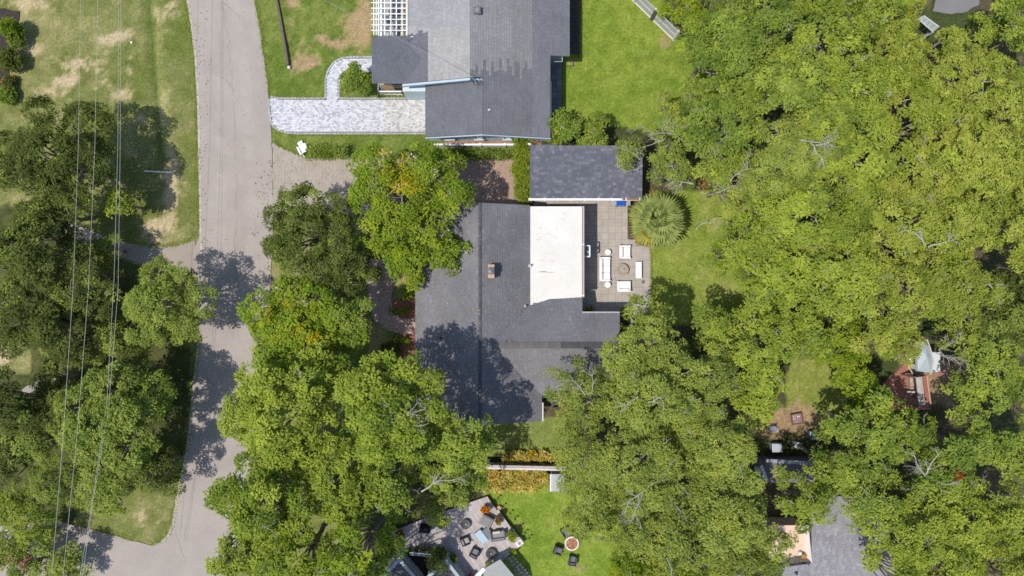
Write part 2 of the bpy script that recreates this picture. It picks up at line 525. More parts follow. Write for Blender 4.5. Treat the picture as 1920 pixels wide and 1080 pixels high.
sheet('garden_path', [(40, 730), (75, 712), (118, 693), (124, 702), (80, 724), (44, 742)], .012, (.28, .25, .22), M_ROAD, 1.5, 6)

# stamped apron and brick drive of the middle house: thousands of small bricks on a mortar bed
def brick_field(name, inside, bounds, size, z, colf, mat, gap=.012, seed=1, herring=False, rot=0.0, kind='stuff', parent=None, thick=.012):
    r = random.Random(seed)
    mb = MB()
    (x0, y0, x1, y1) = bounds
    L, W = size
    ca, sa = math.cos(rot), math.sin(rot)
    cx, cy = (x0 + x1) / 2, (y0 + y1) / 2
    rad = math.hypot(x1 - x0, y1 - y0) / 2 + L
    rows = int(2 * rad / W); cols = int(2 * rad / L)
    for i in range(rows):
        off = (i % 2) * L / 2 + r.uniform(-.01, .01)
        for j in range(cols):
            u = -rad + j * L + off; v = -rad + i * W
            c = (cx + (u + L / 2) * ca - (v + W / 2) * sa, cy + (u + L / 2) * sa + (v + W / 2) * ca)
            if not (x0 - .1 <= c[0] <= x1 + .1 and y0 - .1 <= c[1] <= y1 + .1): continue
            if not inside(*c): continue
            h = z + r.uniform(-.003, .004)
            a, b = L / 2 - gap / 2, W / 2 - gap / 2
            col = colf(c[0], c[1], r)
            top = [(c[0] + sx * a * ca - sy * b * sa, c[1] + sx * a * sa + sy * b * ca, h) for sx, sy in ((-1, -1), (1, -1), (1, 1), (-1, 1))]
            bot = [(p[0], p[1], z - thick) for p in top]
            mb.mesh(top + bot, [(0, 1, 2, 3), (4, 5, 1, 0), (5, 6, 2, 1), (6, 7, 3, 2), (7, 4, 0, 3)], col)
    return mb.build(name, mat, parent, kind=kind)

def wpoly(poly): return [(P(*q).x, P(*q).y) for q in poly]
def inside_px(polys, holes=()):
    W = [wpoly(p) for p in polys]; Hh = [wpoly(p) for p in holes]
    def f(x, y):
        return any(bool(inpoly(np.float64(x), np.float64(y), w)) for w in W) and not any(bool(inpoly(np.float64(x), np.float64(y), w)) for w in Hh)
    return f
def bounds_of(polys):
    pts = [q for p in polys for q in wpoly(p)]
    return (min(p[0] for p in pts), min(p[1] for p in pts), max(p[0] for p in pts), max(p[1] for p in pts))

DRIVE = [(511, 268), (525, 277), (560, 292), (572, 296), (980, 296), (980, 386), (640, 400), (513, 396), (512, 330)]
drive = sheet('brick_driveway', DRIVE, .035, (.26, .22, .18), M_PAVE)
def drive_col(x, y, r):
    px = 960 + x * S
    t = min(1, max(0, (px - 640) / 160))
    a, b = (.355, .312, .262), (.350, .245, .195)
    k = r.uniform(.92, 1.09)
    return tuple((a[i] * (1 - t) + b[i] * t) * k for i in range(3))
brick_field('driveway_brick', inside_px([DRIVE]), bounds_of([DRIVE]), (.24, .12), .05, drive_col, M_PAVE, .012, 5, rot=math.radians(90), parent=drive)

WALK = [(694, 486), (748, 486), (740, 520), (734, 560), (738, 585), (752, 597), (786, 598), (786, 625), (752, 626), (724, 618), (702, 600), (692, 570), (690, 525)]
walk = sheet('brick_walk', WALK, .032, (.20, .16, .14), M_PAVE)
brick_field('walk_brick', inside_px([WALK]), bounds_of([WALK]), (.22, .11), .046, lambda x, y, r: jit((.42, .31, .265), .15, r), M_PAVE, .012, 6, parent=walk)
for nm, poly, s in (('mulch_bed', [(730, 566), (760, 560), (786, 540), (786, 598), (752, 597), (738, 585)], 1), ('mulch_bed', [(744, 627), (786, 626), (786, 700), (760, 690), (745, 660)], 2),
                    ('mulch_bed', [(770, 510), (786, 505), (786, 545), (772, 545)], 3)):
    sheet(nm, poly, .04, (.22, .105, .075), M_MULCH, 1.5, s)
sheet('mulch_bed', [(835, 262), (1015, 260), (1015, 272), (835, 272)], .05, (.30, .18, .12), M_MULCH, .6, 9)
sheet('mulch_bed', [(1033, 100), (1072, 100), (1088, 105), (1088, -20), (1060, -20), (1060, 100)], .02, (.06, .055, .05), M_MULCH, .5, 10)  # near-black colour paints the upper house's cast shadow along this strip
sheet('mulch_bed', [(-40, 10), (10, 16), (36, 22), (32, 60), (24, 95), (16, 130), (18, 175), (-40, 190)], .02, (.05, .042, .035), M_MULCH, 1.5, 11)

# pale paver drive of the upper house with its grey border
PDRIVE = [(507, 184), (517, 186), (530, 187), (612, 187), (634, 187), (797, 187), (800, 187), (800, 248), (560, 248), (540, 247), (524, 242), (512, 233), (508, 214)]
PWALK_OUT = [(613, 187), (613, 148), (618, 132), (628, 119), (642, 111), (660, 109.5), (720, 109.5)]
PWALK_IN = [(720, 131), (660, 131), (645, 135), (636, 143), (633, 155), (633, 187)]
PWALK = PWALK_OUT + PWALK_IN
pd = MB()
pd.prism(wpoly(PDRIVE), -.05, .030, (.30, .30, .31)); pd.prism(wpoly(PWALK), -.05, .026, (.30, .30, .31))
pd = tag(pd.build('paved_driveway', M_PAVE), kind='structure')
def pale(x, y, r):
    t = r.random()
    b = (.56, .57, .595) if t < .5 else ((.47, .48, .515) if t < .82 else (.37, .38, .41))
    px = 960 + x * S
    if px > 720: b = (b[0] * .97, b[1] * .93, b[2] * .86)
    return jit(b, .08, r)
brick_field('driveway_paver', inside_px([PDRIVE, PWALK]), bounds_of([PDRIVE, PWALK]), (.21, .14), .05, pale, M_PAVE, .012, 7, parent=pd)
def border(name, line, parent, w=3.4, seed=2, step=6.2, col=(.33, .33, .34), closed=False, z=.056):
    """a row of border stones, each its own part"""
    r = random.Random(seed)
    pts = []
    for i in range(len(line) - 1):
        a, b = line[i], line[i + 1]
        k = max(1, int(math.hypot(b[0] - a[0], b[1] - a[1]) / .25))
        for j in range(k): pts.append((a[0] + (b[0] - a[0]) * j / k, a[1] + (b[1] - a[1]) * j / k))
    pts.append(line[-1])
    acc = 0; last = pts[0]; start = pts[0]
    variants = []
    for q in range(5):
        mb = MB(); mb.box((0, 0, 0), (step / S - .014, w / S, .12), jit(col, .14, r), 0, .012)
        variants.append(mb.data(name, M_PAVE))
    for p in pts[1:]:
        acc += math.hypot(p[0] - last[0], p[1] - last[1]); last = p
        if acc >= step:
            c = P((start[0] + p[0]) / 2, (start[1] + p[1]) / 2)
            link(name, r.choice(variants), parent, (c.x, c.y, z - .06), math.atan2(-(p[1] - start[1]), p[0] - start[0]))
            acc = 0; start = p
border('border_stone', [(800, 250.5), (560, 250.5), (540, 249.5), (523, 244.5), (510, 235), (505.5, 214), (504.5, 182)], pd, seed=1)
border('border_stone', [(507, 181), (517, 183.5), (530, 184.6), (610.5, 184.6), (610.5, 148), (615.5, 131), (626, 117), (641, 108.6), (660, 107), (700, 107)], pd, seed=2)
border('border_stone', [(700, 133.5), (660, 133.5), (647, 137), (638.5, 145), (635.5, 155), (635.5, 184.6), (797, 184.6)], pd, seed=3)

# patio slabs behind the white roof
PATIO = [(1000, 366), (1177, 366), (1177, 447), (1190, 455), (1206, 461), (1220, 470), (1220, 590), (1085, 590), (1085, 385), (1000, 385)]
patio = sheet('patio', PATIO, .03, (.25, .225, .20), M_PAVE)
r = random.Random(12)
sl = []
for q in range(9):
    mb = MB(); mb.box((0, 0, 0), (.570, .570, .05), jit((.355, .318, .280), .07, r), 0, .01); sl.append(mb.data('paver', M_PAVE))
hl = []
for q in range(6):
    mb = MB(); mb.box((0, 0, 0), (.570, .278, .05), jit((.350, .314, .278), .08, r), 0, .01); hl.append(mb.data('paver', M_PAVE))
ins = inside_px([PATIO])
x0, y0, x1, y1 = bounds_of([PATIO])
npv = 0
for i in range(int((x1 - x0) / .58) + 1):
    for j in range(int((y1 - y0) / .58) + 1):
        cx, cy = x0 + .29 + i * .58, y0 + .29 + j * .58
        run = [cx - .28 + .04 * k for k in range(15) if ins(cx - .28 + .04 * k, cy)]
        if len(run) < 3: continue
        z_ = .022 + r.uniform(-.003, .003)
        if len(run) < 14:
            w = run[-1] - run[0]
            mb = MB(); mb.box((0, 0, 0), (w, .568, .05), jit((.355, .318, .280), .07, r), 0, .008)
            link('paver', mb.data('paver', M_PAVE), patio, ((run[0] + run[-1]) / 2, cy, z_)); npv += 1
        elif r.random() < .30:
            for s in (-1, 1):
                link('paver', r.choice(hl), patio, (cx, cy + s * .145, z_), 0); npv += 1
        else:
            link('paver', r.choice(sl), patio, (cx, cy, z_), r.choice([0, math.pi / 2])); npv += 1
print('pavers', npv)
# ------------------------------------------------------------------ roofs
def on_plane(px, py, pl):
    """sight line through a photo pixel meets the plane z = a + b x + c y"""
    a, b, c = pl
    gx, gy = (px - 960) / S, (540 - py) / S
    k = (H - a) / (H + b * gx + c * gy)
    return Vector((gx * k, gy * k, H * (1 - k)))

def roof_plane(pxpoly, pl, parent, tint, mat=None, trim=(.30, .31, .33), expo=.21, tab=.36, seed=1, individual=False, limit=300, thick=.16):
    """a sloped slab with lapped shingle courses on it"""
    a, b, c = pl
    pts = [on_plane(x, y, pl) for x, y in pxpoly]
    g = math.hypot(b, c)
    up2 = Vector((b / g, c / g)); 
    v3 = Vector((up2.x, up2.y, g)).normalized()
    u3 = Vector((up2.y, -up2.x, 0))
    n3 = u3.cross(v3)
    if n3.z < 0: u3 = -u3; n3 = -n3
    o = pts[0]
    uv = [((p - o).dot(u3), (p - o).dot(v3)) for p in pts]
    ar = sum(uv[i][0] * uv[(i + 1) % len(uv)][1] - uv[(i + 1) % len(uv)][0] * uv[i][1] for i in range(len(uv)))
    if ar < 0: pts = pts[::-1]; uv = uv[::-1]
    slab = MB()
    lo = [p - n3 * .03 for p in pts]; dn = [p - n3 * thick for p in pts]
    slab.face(lo, (.09, .09, .095)); slab.face(dn[::-1], (.5, .5, .5))
    for i in range(len(pts)):
        j = (i + 1) % len(pts)
        slab.face([dn[i], dn[j], lo[j], lo[i]], trim)
    base = slab.build('roof_deck', M_PAINT, parent)
    r = random.Random(seed)
    vmin, vmax = min(q[1] for q in uv), max(q[1] for q in uv)
    mb = MB(); singles = []
    row = 0; v = vmin
    while v < vmax - .02:
        v1 = min(v + expo, vmax)
        vm = (v + v1) / 2
        xs = []
        for i in range(len(uv)):
            (ua, va), (ub, vb) = uv[i], uv[(i + 1) % len(uv)]
            if (va > vm) != (vb > vm): xs.append(ua + (vm - va) / (vb - va) * (ub - ua))
        xs.sort()
        for k in range(0, len(xs) - 1, 2):
            u, ue = xs[k], xs[k + 1]
            first = True
            while u < ue - .01:
                w = tab * r.uniform(.8, 1.2)
                if first: w *= (.5 if row % 2 else 1) * r.uniform(.7, 1.1); first = False
                ub = min(u + w, ue)
                if ue - ub < .06: ub = ue
                lift = .016 + r.uniform(0, .008)
                q = lambda uu, vv, h: o + u3 * uu + v3 * vv + n3 * h
                g1 = .004
                A, B = q(u + g1, v, lift), q(ub - g1, v, lift)
                C, D = q(ub - g1, v1 + .01, .002), q(u + g1, v1 + .01, .002)
                A0, B0 = q(u + g1, v, -.028), q(ub - g1, v, -.028)
                ctr = (A + C) / 2
                ppx = px_of(*ctr)
                col = jit(tint(ppx[0], ppx[1], r), .07, r)
                if individual and len(singles) < limit and (ub - u) > tab * .75:
                    s = MB(); s.mesh([A, B, C, D, A0, B0], [(0, 1, 2, 3), (4, 5, 1, 0)], col)
                    singles.append(s)
                else:
                    mb.mesh([A, B, C, D, A0, B0], [(0, 1, 2, 3), (4, 5, 1, 0)], col)
                u = ub
        v = v1; row += 1
    if mb.f: mb.build('shingle_courses', mat or M_SHINGLE, base, kind='stuff')
    for s in singles: s.build('shingle', mat or M_SHINGLE, base)
    return base

def ridge_cap(p0, p1, parent, col, w=.28, seed=1):
    mb = MB(); r = random.Random(seed)
    d = p1 - p0; n = max(1, int(d.length / .3)); s = Vector((d.y, -d.x, 0)).normalized()
    for i in range(n):
        a = p0 + d * (i / n); b = p0 + d * ((i + 1.1) / n)
        cc = jit(col, .12, r)
        for sg in (-1, 1):
            q = [a + Vector((0, 0, .05)), b + Vector((0, 0, .035)), b + s * sg * w / 2 - Vector((0, 0, .02)), a + s * sg * w / 2 - Vector((0, 0, .005))]
            mb.face(q if sg > 0 else q[::-1], cc)
    return mb.build('ridge_cap', M_SHINGLE, parent, kind='stuff')

def wall_box(name, x0, y0, x1, y1, z0, z1, col, parent, mat=None):
    mb = MB(); mb.box(((x0 + x1) / 2, (y0 + y1) / 2, (z0 + z1) / 2), (abs(x1 - x0), abs(y1 - y0), z1 - z0), col)
    return mb.build(name, mat or M_PAINT, parent)

def window(parent, c, w, h, axis='x', out=1, frame=(.75, .76, .77), n=2):
    """frame, sill and pane on a wall face; axis: the wall runs along x or y; out: which way it faces"""
    fr = MB()
    def B(u, zc, su, sz, d0, d, col, mb):
        if axis == 'x': mb.box((c[0] + u, c[1] + out * d0, c[2] + zc), (su, d, sz), col)
        else: mb.box((c[0] + out * d0, c[1] + u, c[2] + zc), (d, su, sz), col)
    B(-w / 2, 0, .07, h + .14, .02, .1, frame, fr); B(w / 2, 0, .07, h + .14, .02, .1, frame, fr)
    B(0, h / 2, w - .07, .07, .02, .1, frame, fr); B(0, -h / 2, w - .07, .07, .02, .1, frame, fr)
    for i in range(1, n): B(-w / 2 + w * i / n, 0, .04, h - .07, .015, .06, frame, fr)
    f = fr.build('window', M_PAINT, parent)
    pn = MB(); B(0, 0, w - .07, h - .07, -.02, .03, (.025, .03, .035), pn); pn.build('pane', M_GLASS, f)
    si = MB(); B(0, -h / 2 - .07, w + .2, .06, .06, .2, frame, si); si.build('sill', M_PAINT, f)
    return f

# ------------------------------------------------------------------ the dark-roofed house in the middle
MH = thing('house', 'dark shingled L-shaped house with a flat white roof section, at the centre', 'house', (0, 0, 0))
mW, mE = (5.794, .359, 0), (4.006, -.359, 0)
wing_y = -4.46
mN, mS = (4.62 + .359 * wing_y, 0, -.359), (4.62 - .359 * wing_y, 0, .359)
def t_main(px, py, r):
    n = .5 + .5 * math.sin(px * .05 + 1.3 * math.sin(py * .03))
    k = .92 + .12 * n
    if r.random() < .05: k *= 1.12
    return (.150 * k, .149 * k, .160 * k)
def t_main_w(px, py, r):
    c = t_main(px, py, r); return (c[0] * 1.08, c[1] * 1.07, c[2] * 1.05)
def t_wing_s(px, py, r):
    c = t_main(px, py, r); return (c[0] * 1.15, c[1] * 1.12, c[2] * 1.08)
def t_wing_n(px, py, r):
    c = t_main(px, py, r); return (c[0] * 1.0, c[1] * 1.0, c[2] * 1.03)
roof_plane([(779, 388), (900, 380), (900, 797), (779, 790)], mW, MH, t_main_w, seed=1)
roof_plane([(900, 380), (992.6, 384.5), (992.6, 573.5), (919, 647), (1000, 730), (1016, 741), (1016, 790), (900, 797)], mE, MH, t_main, seed=2)
roof_plane([(918, 647), (992.6, 573), (1030, 560), (1092, 559), (1092, 587), (1162, 587), (1162, 647)], mN, MH, t_wing_n, seed=3)
roof_plane([(918, 647.5), (1162, 647.5), (1162, 742), (1014, 742), (999, 730)], mS, MH, t_wing_s, seed=4)
ridge_cap(on_plane(900, 380, mW), on_plane(900, 797, mW), MH, (.085, .085, .092), seed=5)
ridge_cap(on_plane(1052, 647.3, mN), on_plane(1160, 647.3, mN), MH, (.07, .07, .075), .5, seed=6)
ridge_cap(on_plane(922, 647.3, mN), on_plane(1051, 647.3, mN), MH, (.125, .12, .12), .5, seed=7)
# flat white roof
FZ = 3.42
fl = MB()
poly = [P(x, y, FZ) for x, y in ((993.4, 387), (1091, 387), (1091, 557.5), (1031, 560.5), (993.4, 573))]
fl.prism([(p.x, p.y) for p in poly], FZ - .25, FZ, (.62, .595, .55), (.62, .60, .56))
fl = fl.build('flat_roof', M_FLAT, MH)
mb = MB(); r = random.Random(3)       # worn scuffs and peeling seams in the coating
for i in range(34):
    cx, cy = (r.gauss(1030, 16), r.gauss(432, 24)) if i < 20 else (r.gauss(1018, 10), r.choice([486, 489, 509, 511]) + r.uniform(-1, 1))
    cx = min(1075, max(1000, cx)); cy = min(545, max(396, cy))
    L = r.uniform(.1, .45) if i < 20 else r.uniform(.3, 1.0)
    a = r.uniform(-.5, 1.2) if i < 20 else r.uniform(-.1, .1)
    p = P(cx, cy, FZ)
    n = 6; up = []; dn = []
    for k in range(n):
        t = (k / (n - 1) - .5) * L; w = r.uniform(.006, .022) * (1 if 0 < k < n - 1 else .3)
        x, y = p.x + t * math.cos(a) + r.uniform(-.02, .02), p.y + t * math.sin(a) + r.uniform(-.02, .02)
        up.append((x, y + w, FZ + .004)); dn.append((x, y - w, FZ + .004))
    mb.face(dn + up[::-1], r.choice([(.42, .38, .34), (.55, .50, .45), (.30, .28, .26), (.62, .57, .5)]))
mb.build('coating_scuff', M_FLAT, fl, kind='stuff')
mb = MB(); e = P(1091, 387, FZ); e2 = P(1091, 557, FZ)
mb.box((e.x + .07, (e.y + e2.y) / 2, FZ - .05), (.13, e.y - e2.y + .04, .14), (.28, .20, .17)); g = mb.build('gutter', M_PAINT, MH)
mb = MB(); mb.box((e.x + .155, (e.y + e2.y) / 2, FZ - .03), (.035, e.y - e2.y + .04, .12), (.72, .69, .66)); mb.build('gutter_lip', M_PAINT, g)
for t in (.42, .98):
    mb = MB(); mb.box((e.x + .09, e.y + (e2.y - e.y) * t, FZ + .04), (.20, .07, .05), (.7, .68, .64)); mb.build('gutter_strap', M_PAINT, g)
# eaves gutters, walls and openings
wx0, wx1 = -7.25, 1.95; wy0, wy1 = -10.3, 6.1
wc = (.36, .33, .29)
wall_box('wall', wx0, wy0, wx1, wy1, -.1, 2.95, wc, MH)
wall_box('wall', 1.95, -8.0, 8.0, -2.35, -.1, 2.75, wc, MH)
wall_box('wall', 1.95, -2.35, 5.35, 6.2, -.1, 3.14, (.40, .37, .33), MH)
for yy in (-8.2, -5.5, 2.6): window(MH, (wx0, yy, 1.5), 1.6, 1.3, 'y', -1)
for yy in (5.0, -.6): window(MH, (5.35, yy, 1.5), 2.0, 1.9, 'y', 1)
for xx in (6.6,): window(MH, (xx, -2.35, 1.4), 1.2, 1.1, 'x', 1)
mb = MB(); mb.box((wx0 - .02, -3.2, 1.05), (.10, 1.05, 2.1), (.20, .07, .05)); d = mb.build('door', M_PAINT, MH)
mb = MB(); mb.box((wx0 - .12, -2.85, 1.0), (.06, .06, .12), (.5, .45, .3)); mb.build('handle', M_METAL, d)
mb = MB(); mb.box((5.38, 2.2, 1.05), (.10, 1.8, 2.1), (.5, .5, .5)); d = mb.build('door', M_PAINT, MH); 
mb = MB(); mb.box((5.42, 2.2, 1.1), (.08, 1.5, 1.8), (.03, .035, .04)); mb.build('pane', M_GLASS, d)
# white edge boards
for a, b, pl in (((1016.6, 755), (1016.6, 790), mE),):
    p, q = on_plane(*a, pl), on_plane(*b, pl)
    mb = MB(); mb.box((p.x + .05, (p.y + q.y) / 2, p.z - .08), (.09, abs(p.y - q.y), .16), (.62, .60, .57)); mb.build('gutter', M_PAINT, MH)
p, q = on_plane(1092, 587, mN), on_plane(1162, 587, mN)
mb = MB(); mb.box(((p.x + q.x) / 2, p.y + .06, p.z - .08), (q.x - p.x, .11, .15), (.34, .34, .35)); mb.build('gutter', M_PAINT, MH)
p, q = on_plane(900, 380, mE), on_plane(993, 384.5, mE)
# chimney: tan brick ends with a dark cap between
c0 = P(921, 508.5, 5.4)
ch = MB()
ch.box((c0.x, c0.y, 4.65), (.50, 1.05, 1.5), (.40, .27, .19))
ch = ch.build('chimney', M_PAVE, MH)
r = random.Random(5)
bv = []
for q in range(4):
    mb = MB(); mb.box((0, 0, 0), (.245, .11, .05), jit((.47, .31, .215), .12, r), 0, .008); bv.append(mb.data('brick', M_PAVE))
for i in range(2):
    for j in range(9):
        link('brick', r.choice(bv), ch, (c0.x - .125 + .25 * i, c0.y - .46 + .115 * j, 5.42), 0)
mb = MB(); mb.box((c0.x, c0.y + .01, 5.56), (.46, .52, .24), (.10, .10, .11)); mb.build('flue', M_METAL, ch)
mb = MB(); mb.lathe((c0.x, c0.y + .01, 5.68), [(.20, 0), (.20, .03), (.04, .05)], (.10, .10, .11), 14); mb.build('flue_cap', M_METAL, ch)
for x, y, c, rr in ((827, 634, (.03, .03, .03), .07), (993, 498.5, (.7, .69, .68), .09), (984.5, 573.5, (.6, .6, .6), .07)):
    p = on_plane(x, y, mW if x < 900 else mE)
    mb = MB(); mb.lathe((p.x, p.y, p.z - .1), [(rr + .05, .1), (rr, .16), (rr, .5), (rr * .7, .5), (rr * .7, .3)], c, 10); mb.build('vent_pipe', M_METAL, MH)

# leaves blown onto the dark roof
mb = MB(); r = random.Random(15)
for i in range(420):
    px = r.uniform(783, 1012); py = r.uniform(392, 788)
    if px > 990 and py < 742: continue
    if r.random() < .55 and not (abs(px - 900) < 10 or py > 640): continue
    pl = mW if px < 900 else mE
    if px > 918 and 640 < py < 730 and (px - 918) > abs(py - 647) * .95: pl = mS
    p = on_plane(px, py, pl); a = r.uniform(0, 6.3); L = r.uniform(.05, .12)
    d = Vector((math.cos(a), math.sin(a), 0)) * L; n = Vector((-d.y, d.x, 0)) * .45
    q = [p + d, p + n, p - d, p - n]
    for k in q: k.z = pl[0] + pl[1] * k.x + pl[2] * k.y + .045
    mb.face(q, r.choice([(.22, .17, .08), (.30, .24, .12), (.14, .15, .05), (.35, .30, .22)]))
mb.build('fallen_leaves', M_MULCH, MH, kind='stuff')

# ------------------------------------------------------------------ garage beside the patio
GA = thing('garage', 'small dark shingled outbuilding with a white gutter, between hedge and palm', 'garage', (0, 0, 0))
gp = (1.044, 0, .2)
def t_gar(px, py, r):
    q = r.random()
    if q < .10: return (.155, .159, .185)
    if q < .40: return (.128, .133, .158)
    return (.104, .110, .134)
roof_plane([(994, 271.5), (1205, 275), (1204, 372), (994, 371)], gp, GA, t_gar, seed=11, expo=.21, tab=.33, individual=True)
pa, pb = on_plane(991, 372, gp), on_plane(1204, 372, gp)
mb = MB(); ln = pb.x - pa.x
mb.box(((pa.x + pb.x) / 2, pa.y - .07, pa.z - .07), (ln, .16, .13), (.80, .80, .80)); gg = mb.build('gutter', M_PAINT, GA)
mb = MB(); mb.box(((pa.x + pb.x) / 2, pa.y - .16, pa.z - .05), (ln, .025, .15), (.66, .64, .62)); mb.build('gutter_lip', M_PAINT, gg)
mb = MB(); mb.box((pb.x - ln * .09, pa.y - .075, pa.z + .005), (ln * .17, .14, .03), (.26, .13, .06)); mb.build('leaf_litter', M_MULCH, gg, kind='stuff')
for i in range(9):
    mb = MB(); mb.box((pa.x + .2 + (ln - .4) * i / 8, pa.y - .08, pa.z + .02), (.06, .24, .05), (.82, .81, .79)); mb.build('gutter_strap', M_PAINT, gg)
ga0, ga1 = P(998, 374), P(1196, 374)
wall_box('wall', 1.7, pa.y + .25, 10.2, 11.4, -.1, 2.25, (.36, .36, .38), GA)
mb = MB(); mb.box((4.5, pa.y + .24, 1.0), (1.8, .08, 2.0), (.55, .54, .52)); mb.build('door', M_PAINT, GA)

# ------------------------------------------------------------------ the grey-roofed house at the top
UH = thing('house', 'big grey shingled house with light blue walls beside the pale paver driveway', 'house', (0, 0, 0))
uE = (5.2 - .277 * 3.30, -.277, 0)        # shared east slope
uW = (5.2 + .277 * 3.30, .277, 0)
uw2 = (4.92 + .41 * 2.28, .41, 0)
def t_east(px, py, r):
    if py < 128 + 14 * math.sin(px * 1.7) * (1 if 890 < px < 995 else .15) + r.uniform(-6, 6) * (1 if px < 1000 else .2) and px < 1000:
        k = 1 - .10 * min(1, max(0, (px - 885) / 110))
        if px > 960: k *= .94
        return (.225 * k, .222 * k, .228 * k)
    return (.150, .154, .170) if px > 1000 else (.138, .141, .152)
def t_west(px, py, r):
    if px < 803 and py > 61: return (.128, .134, .150)
    if py > 52: return (.300, .298, .292)
    return (.272, .275, .285)
def t_west_top(px, py, r): return (.262, .268, .282)
def t_low(px, py, r): return (.128, .133, .150)
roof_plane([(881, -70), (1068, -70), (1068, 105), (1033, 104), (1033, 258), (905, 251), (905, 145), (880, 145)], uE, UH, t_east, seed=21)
roof_plane([(881, -70), (881, 145), (752, 157), (775, 66), (764, 66.5), (764, -70)], uW, UH, t_west, seed=22)
roof_plane([(905, 145.5), (905, 251), (797.5, 257), (797.5, 158.5)], uw2, UH, t_low, seed=23)
# porch gable running west
pz = 4.18
ry = (540 - 111) / S * (H - pz) / H
pNp = (pz + .27 * ry, 0, -.27); pSp = (pz - .27 * ry, 0, .27)
def t_porch(px, py, r): return (.118, .125, .142)
roof_plane([(697, 111), (800, 111), (768, 67.5), (697, 70)], pNp, UH, t_porch, seed=24)
roof_plane([(697, 111), (697, 156), (754, 156.5), (800, 111)], pSp, UH, t_porch, seed=25)
# blue fascia boards under the gable edges
def board(a, b, h, t, col, parent, name='fascia'):
    mb = MB(); d = (b - a); n = Vector((d.y, -d.x, 0)).normalized() * t / 2
    q = [a - n, b - n, b + n, a + n]; lo = [p - Vector((0, 0, h)) for p in q]
    mb.mesh(lo + q, [(3, 2, 1, 0), (4, 5, 6, 7), (0, 1, 5, 4), (1, 2, 6, 5), (2, 3, 7, 6), (3, 0, 4, 7)], col)
    return mb.build(name, M_PAINT, parent)
BLUE = (.50, .62, .68)
dz = Vector((0, -.09, -.03))
board(on_plane(754, 157.5, uW) + dz, on_plane(881, 145.5, uW) + dz, .30, .17, (.37, .46, .52), UH)
board(on_plane(881, 145.5, uE) + dz, on_plane(905, 147, uE) + dz, .2, .12, (.37, .46, .52), UH)
board(on_plane(797.5, 257.5, uw2) + dz * .6, on_plane(905, 251.5, uw2) + dz * .6, .22, .08, (.36, .44, .50), UH)
board(on_plane(905, 251.5, uE) + dz * .6, on_plane(1033, 258.5, uE) + dz * .6, .22, .08, (.36, .44, .50), UH)
# walls
UWALL = (.44, .56, .62)
ywall = (540 - 263.5) / S           # foot of the south wall
ub = MB()
xs_ = [(P(806, 263).x, 2.85), (on_plane(905, 251, uE).x, 4.3), (P(1030, 263).x, 3.15)]
q = [(xs_[0][0], ywall, -.1), (xs_[2][0], ywall, -.1), (xs_[2][0], ywall, xs_[2][1]), (xs_[1][0], ywall, xs_[1][1]), (xs_[0][0], ywall, xs_[0][1])]
yb = 16.6
q2 = [(x, yb, z) for x, y, z in q]
ub.mesh(q + q2, [(0, 1, 2, 3, 4), (9, 8, 7, 6, 5), (1, 6, 7, 2), (5, 0, 4, 9), (2, 7, 8, 3), (3, 8, 9, 4)], UWALL)
ub.build('wall', M_PAINT, UH)
for z in [i * .19 + .1 for i in range(15)]:      # lapped siding boards on the south wall
    mb = MB(); mb.box(((xs_[0][0] + xs_[2][0]) / 2, ywall - .012, z), (xs_[2][0] - xs_[0][0], .02, .165), jit(UWALL, .03), 0, 0); mb.build('siding_board', M_PAINT, UH)
for xx, w in ((841, .66), (897, .62), (951, .60)):
    window(UH, (P(xx, 255, 2).x, ywall - .04, 1.55), w, 1.1, 'x', -1, (.45, .52, .56), 1)
wall_box('wall', -8.3, 16.6, 2.8, 19.3, -.1, 3.1, UWALL, UH)
wall_box('wall', -8.3, 19.3, 4.2, 27, -.1, 2.95, UWALL, UH)
wall_box('wall', -11.0, 17.5, -8.3, 19.3, -.1, 2.9, UWALL, UH)
# bay west of the lower wing with a pale top, door and railing below the porch
b0, b1 = P(753, 158, 2.4), P(798, 172, 2.4)
wall_box('bay_wall', b0.x + .1, b1.y, b1.x + .3, 16.9, -.1, 2.5, (.50, .60, .63), UH)
wall_box('bay_wall', -11.0, 16.75, -9.15, 17.2, -.1, 2.4, (.52, .60, .62), UH)
dd = P(726, 161, 2.0)
mb = MB(); mb.box((P(724, 160).x * .965, 16.70, 1.05), (.95, .08, 2.1), (.50, .36, .20)); d = mb.build('door', M_WOOD, UH)
mb = MB(); mb.box((P(744, 160).x * .965, 16.70, 1.2), (.75, .08, 1.5), (.05, .045, .05)); mb.build('pane', M_GLASS, UH)
rl = MB()
ra, rb_ = P(709, 171.5, 1.1), P(752, 172, 1.1)
rl.box(((ra.x + rb_.x) / 2, ra.y, 1.1), (rb_.x - ra.x, .09, .07), (.8, .8, .8)); rl.box(((ra.x + rb_.x) / 2, ra.y, .25), (rb_.x - ra.x, .07, .06), (.8, .8, .8))
rl.box((ra.x, ra.y + .45, 1.1), (.09, .9, .07), (.8, .8, .8))
rail = rl.build('porch_railing', M_PAINT, UH)
bm_ = MB(); bm_.box((0, 0, .68), (.04, .04, .8), (.78, .78, .78)); bme = bm_.data('baluster', M_PAINT)
for i in range(14): link('baluster', bme, rail, (ra.x + .08 + (rb_.x - ra.x - .16) * i / 13, ra.y, 0))
mb = MB(); mb.box(((ra.x + rb_.x) / 2, ra.y + .75, .12), (rb_.x - ra.x, 1.4, .25), (.34, .33, .32)); mb.build('porch_floor', M_PAVE, UH)
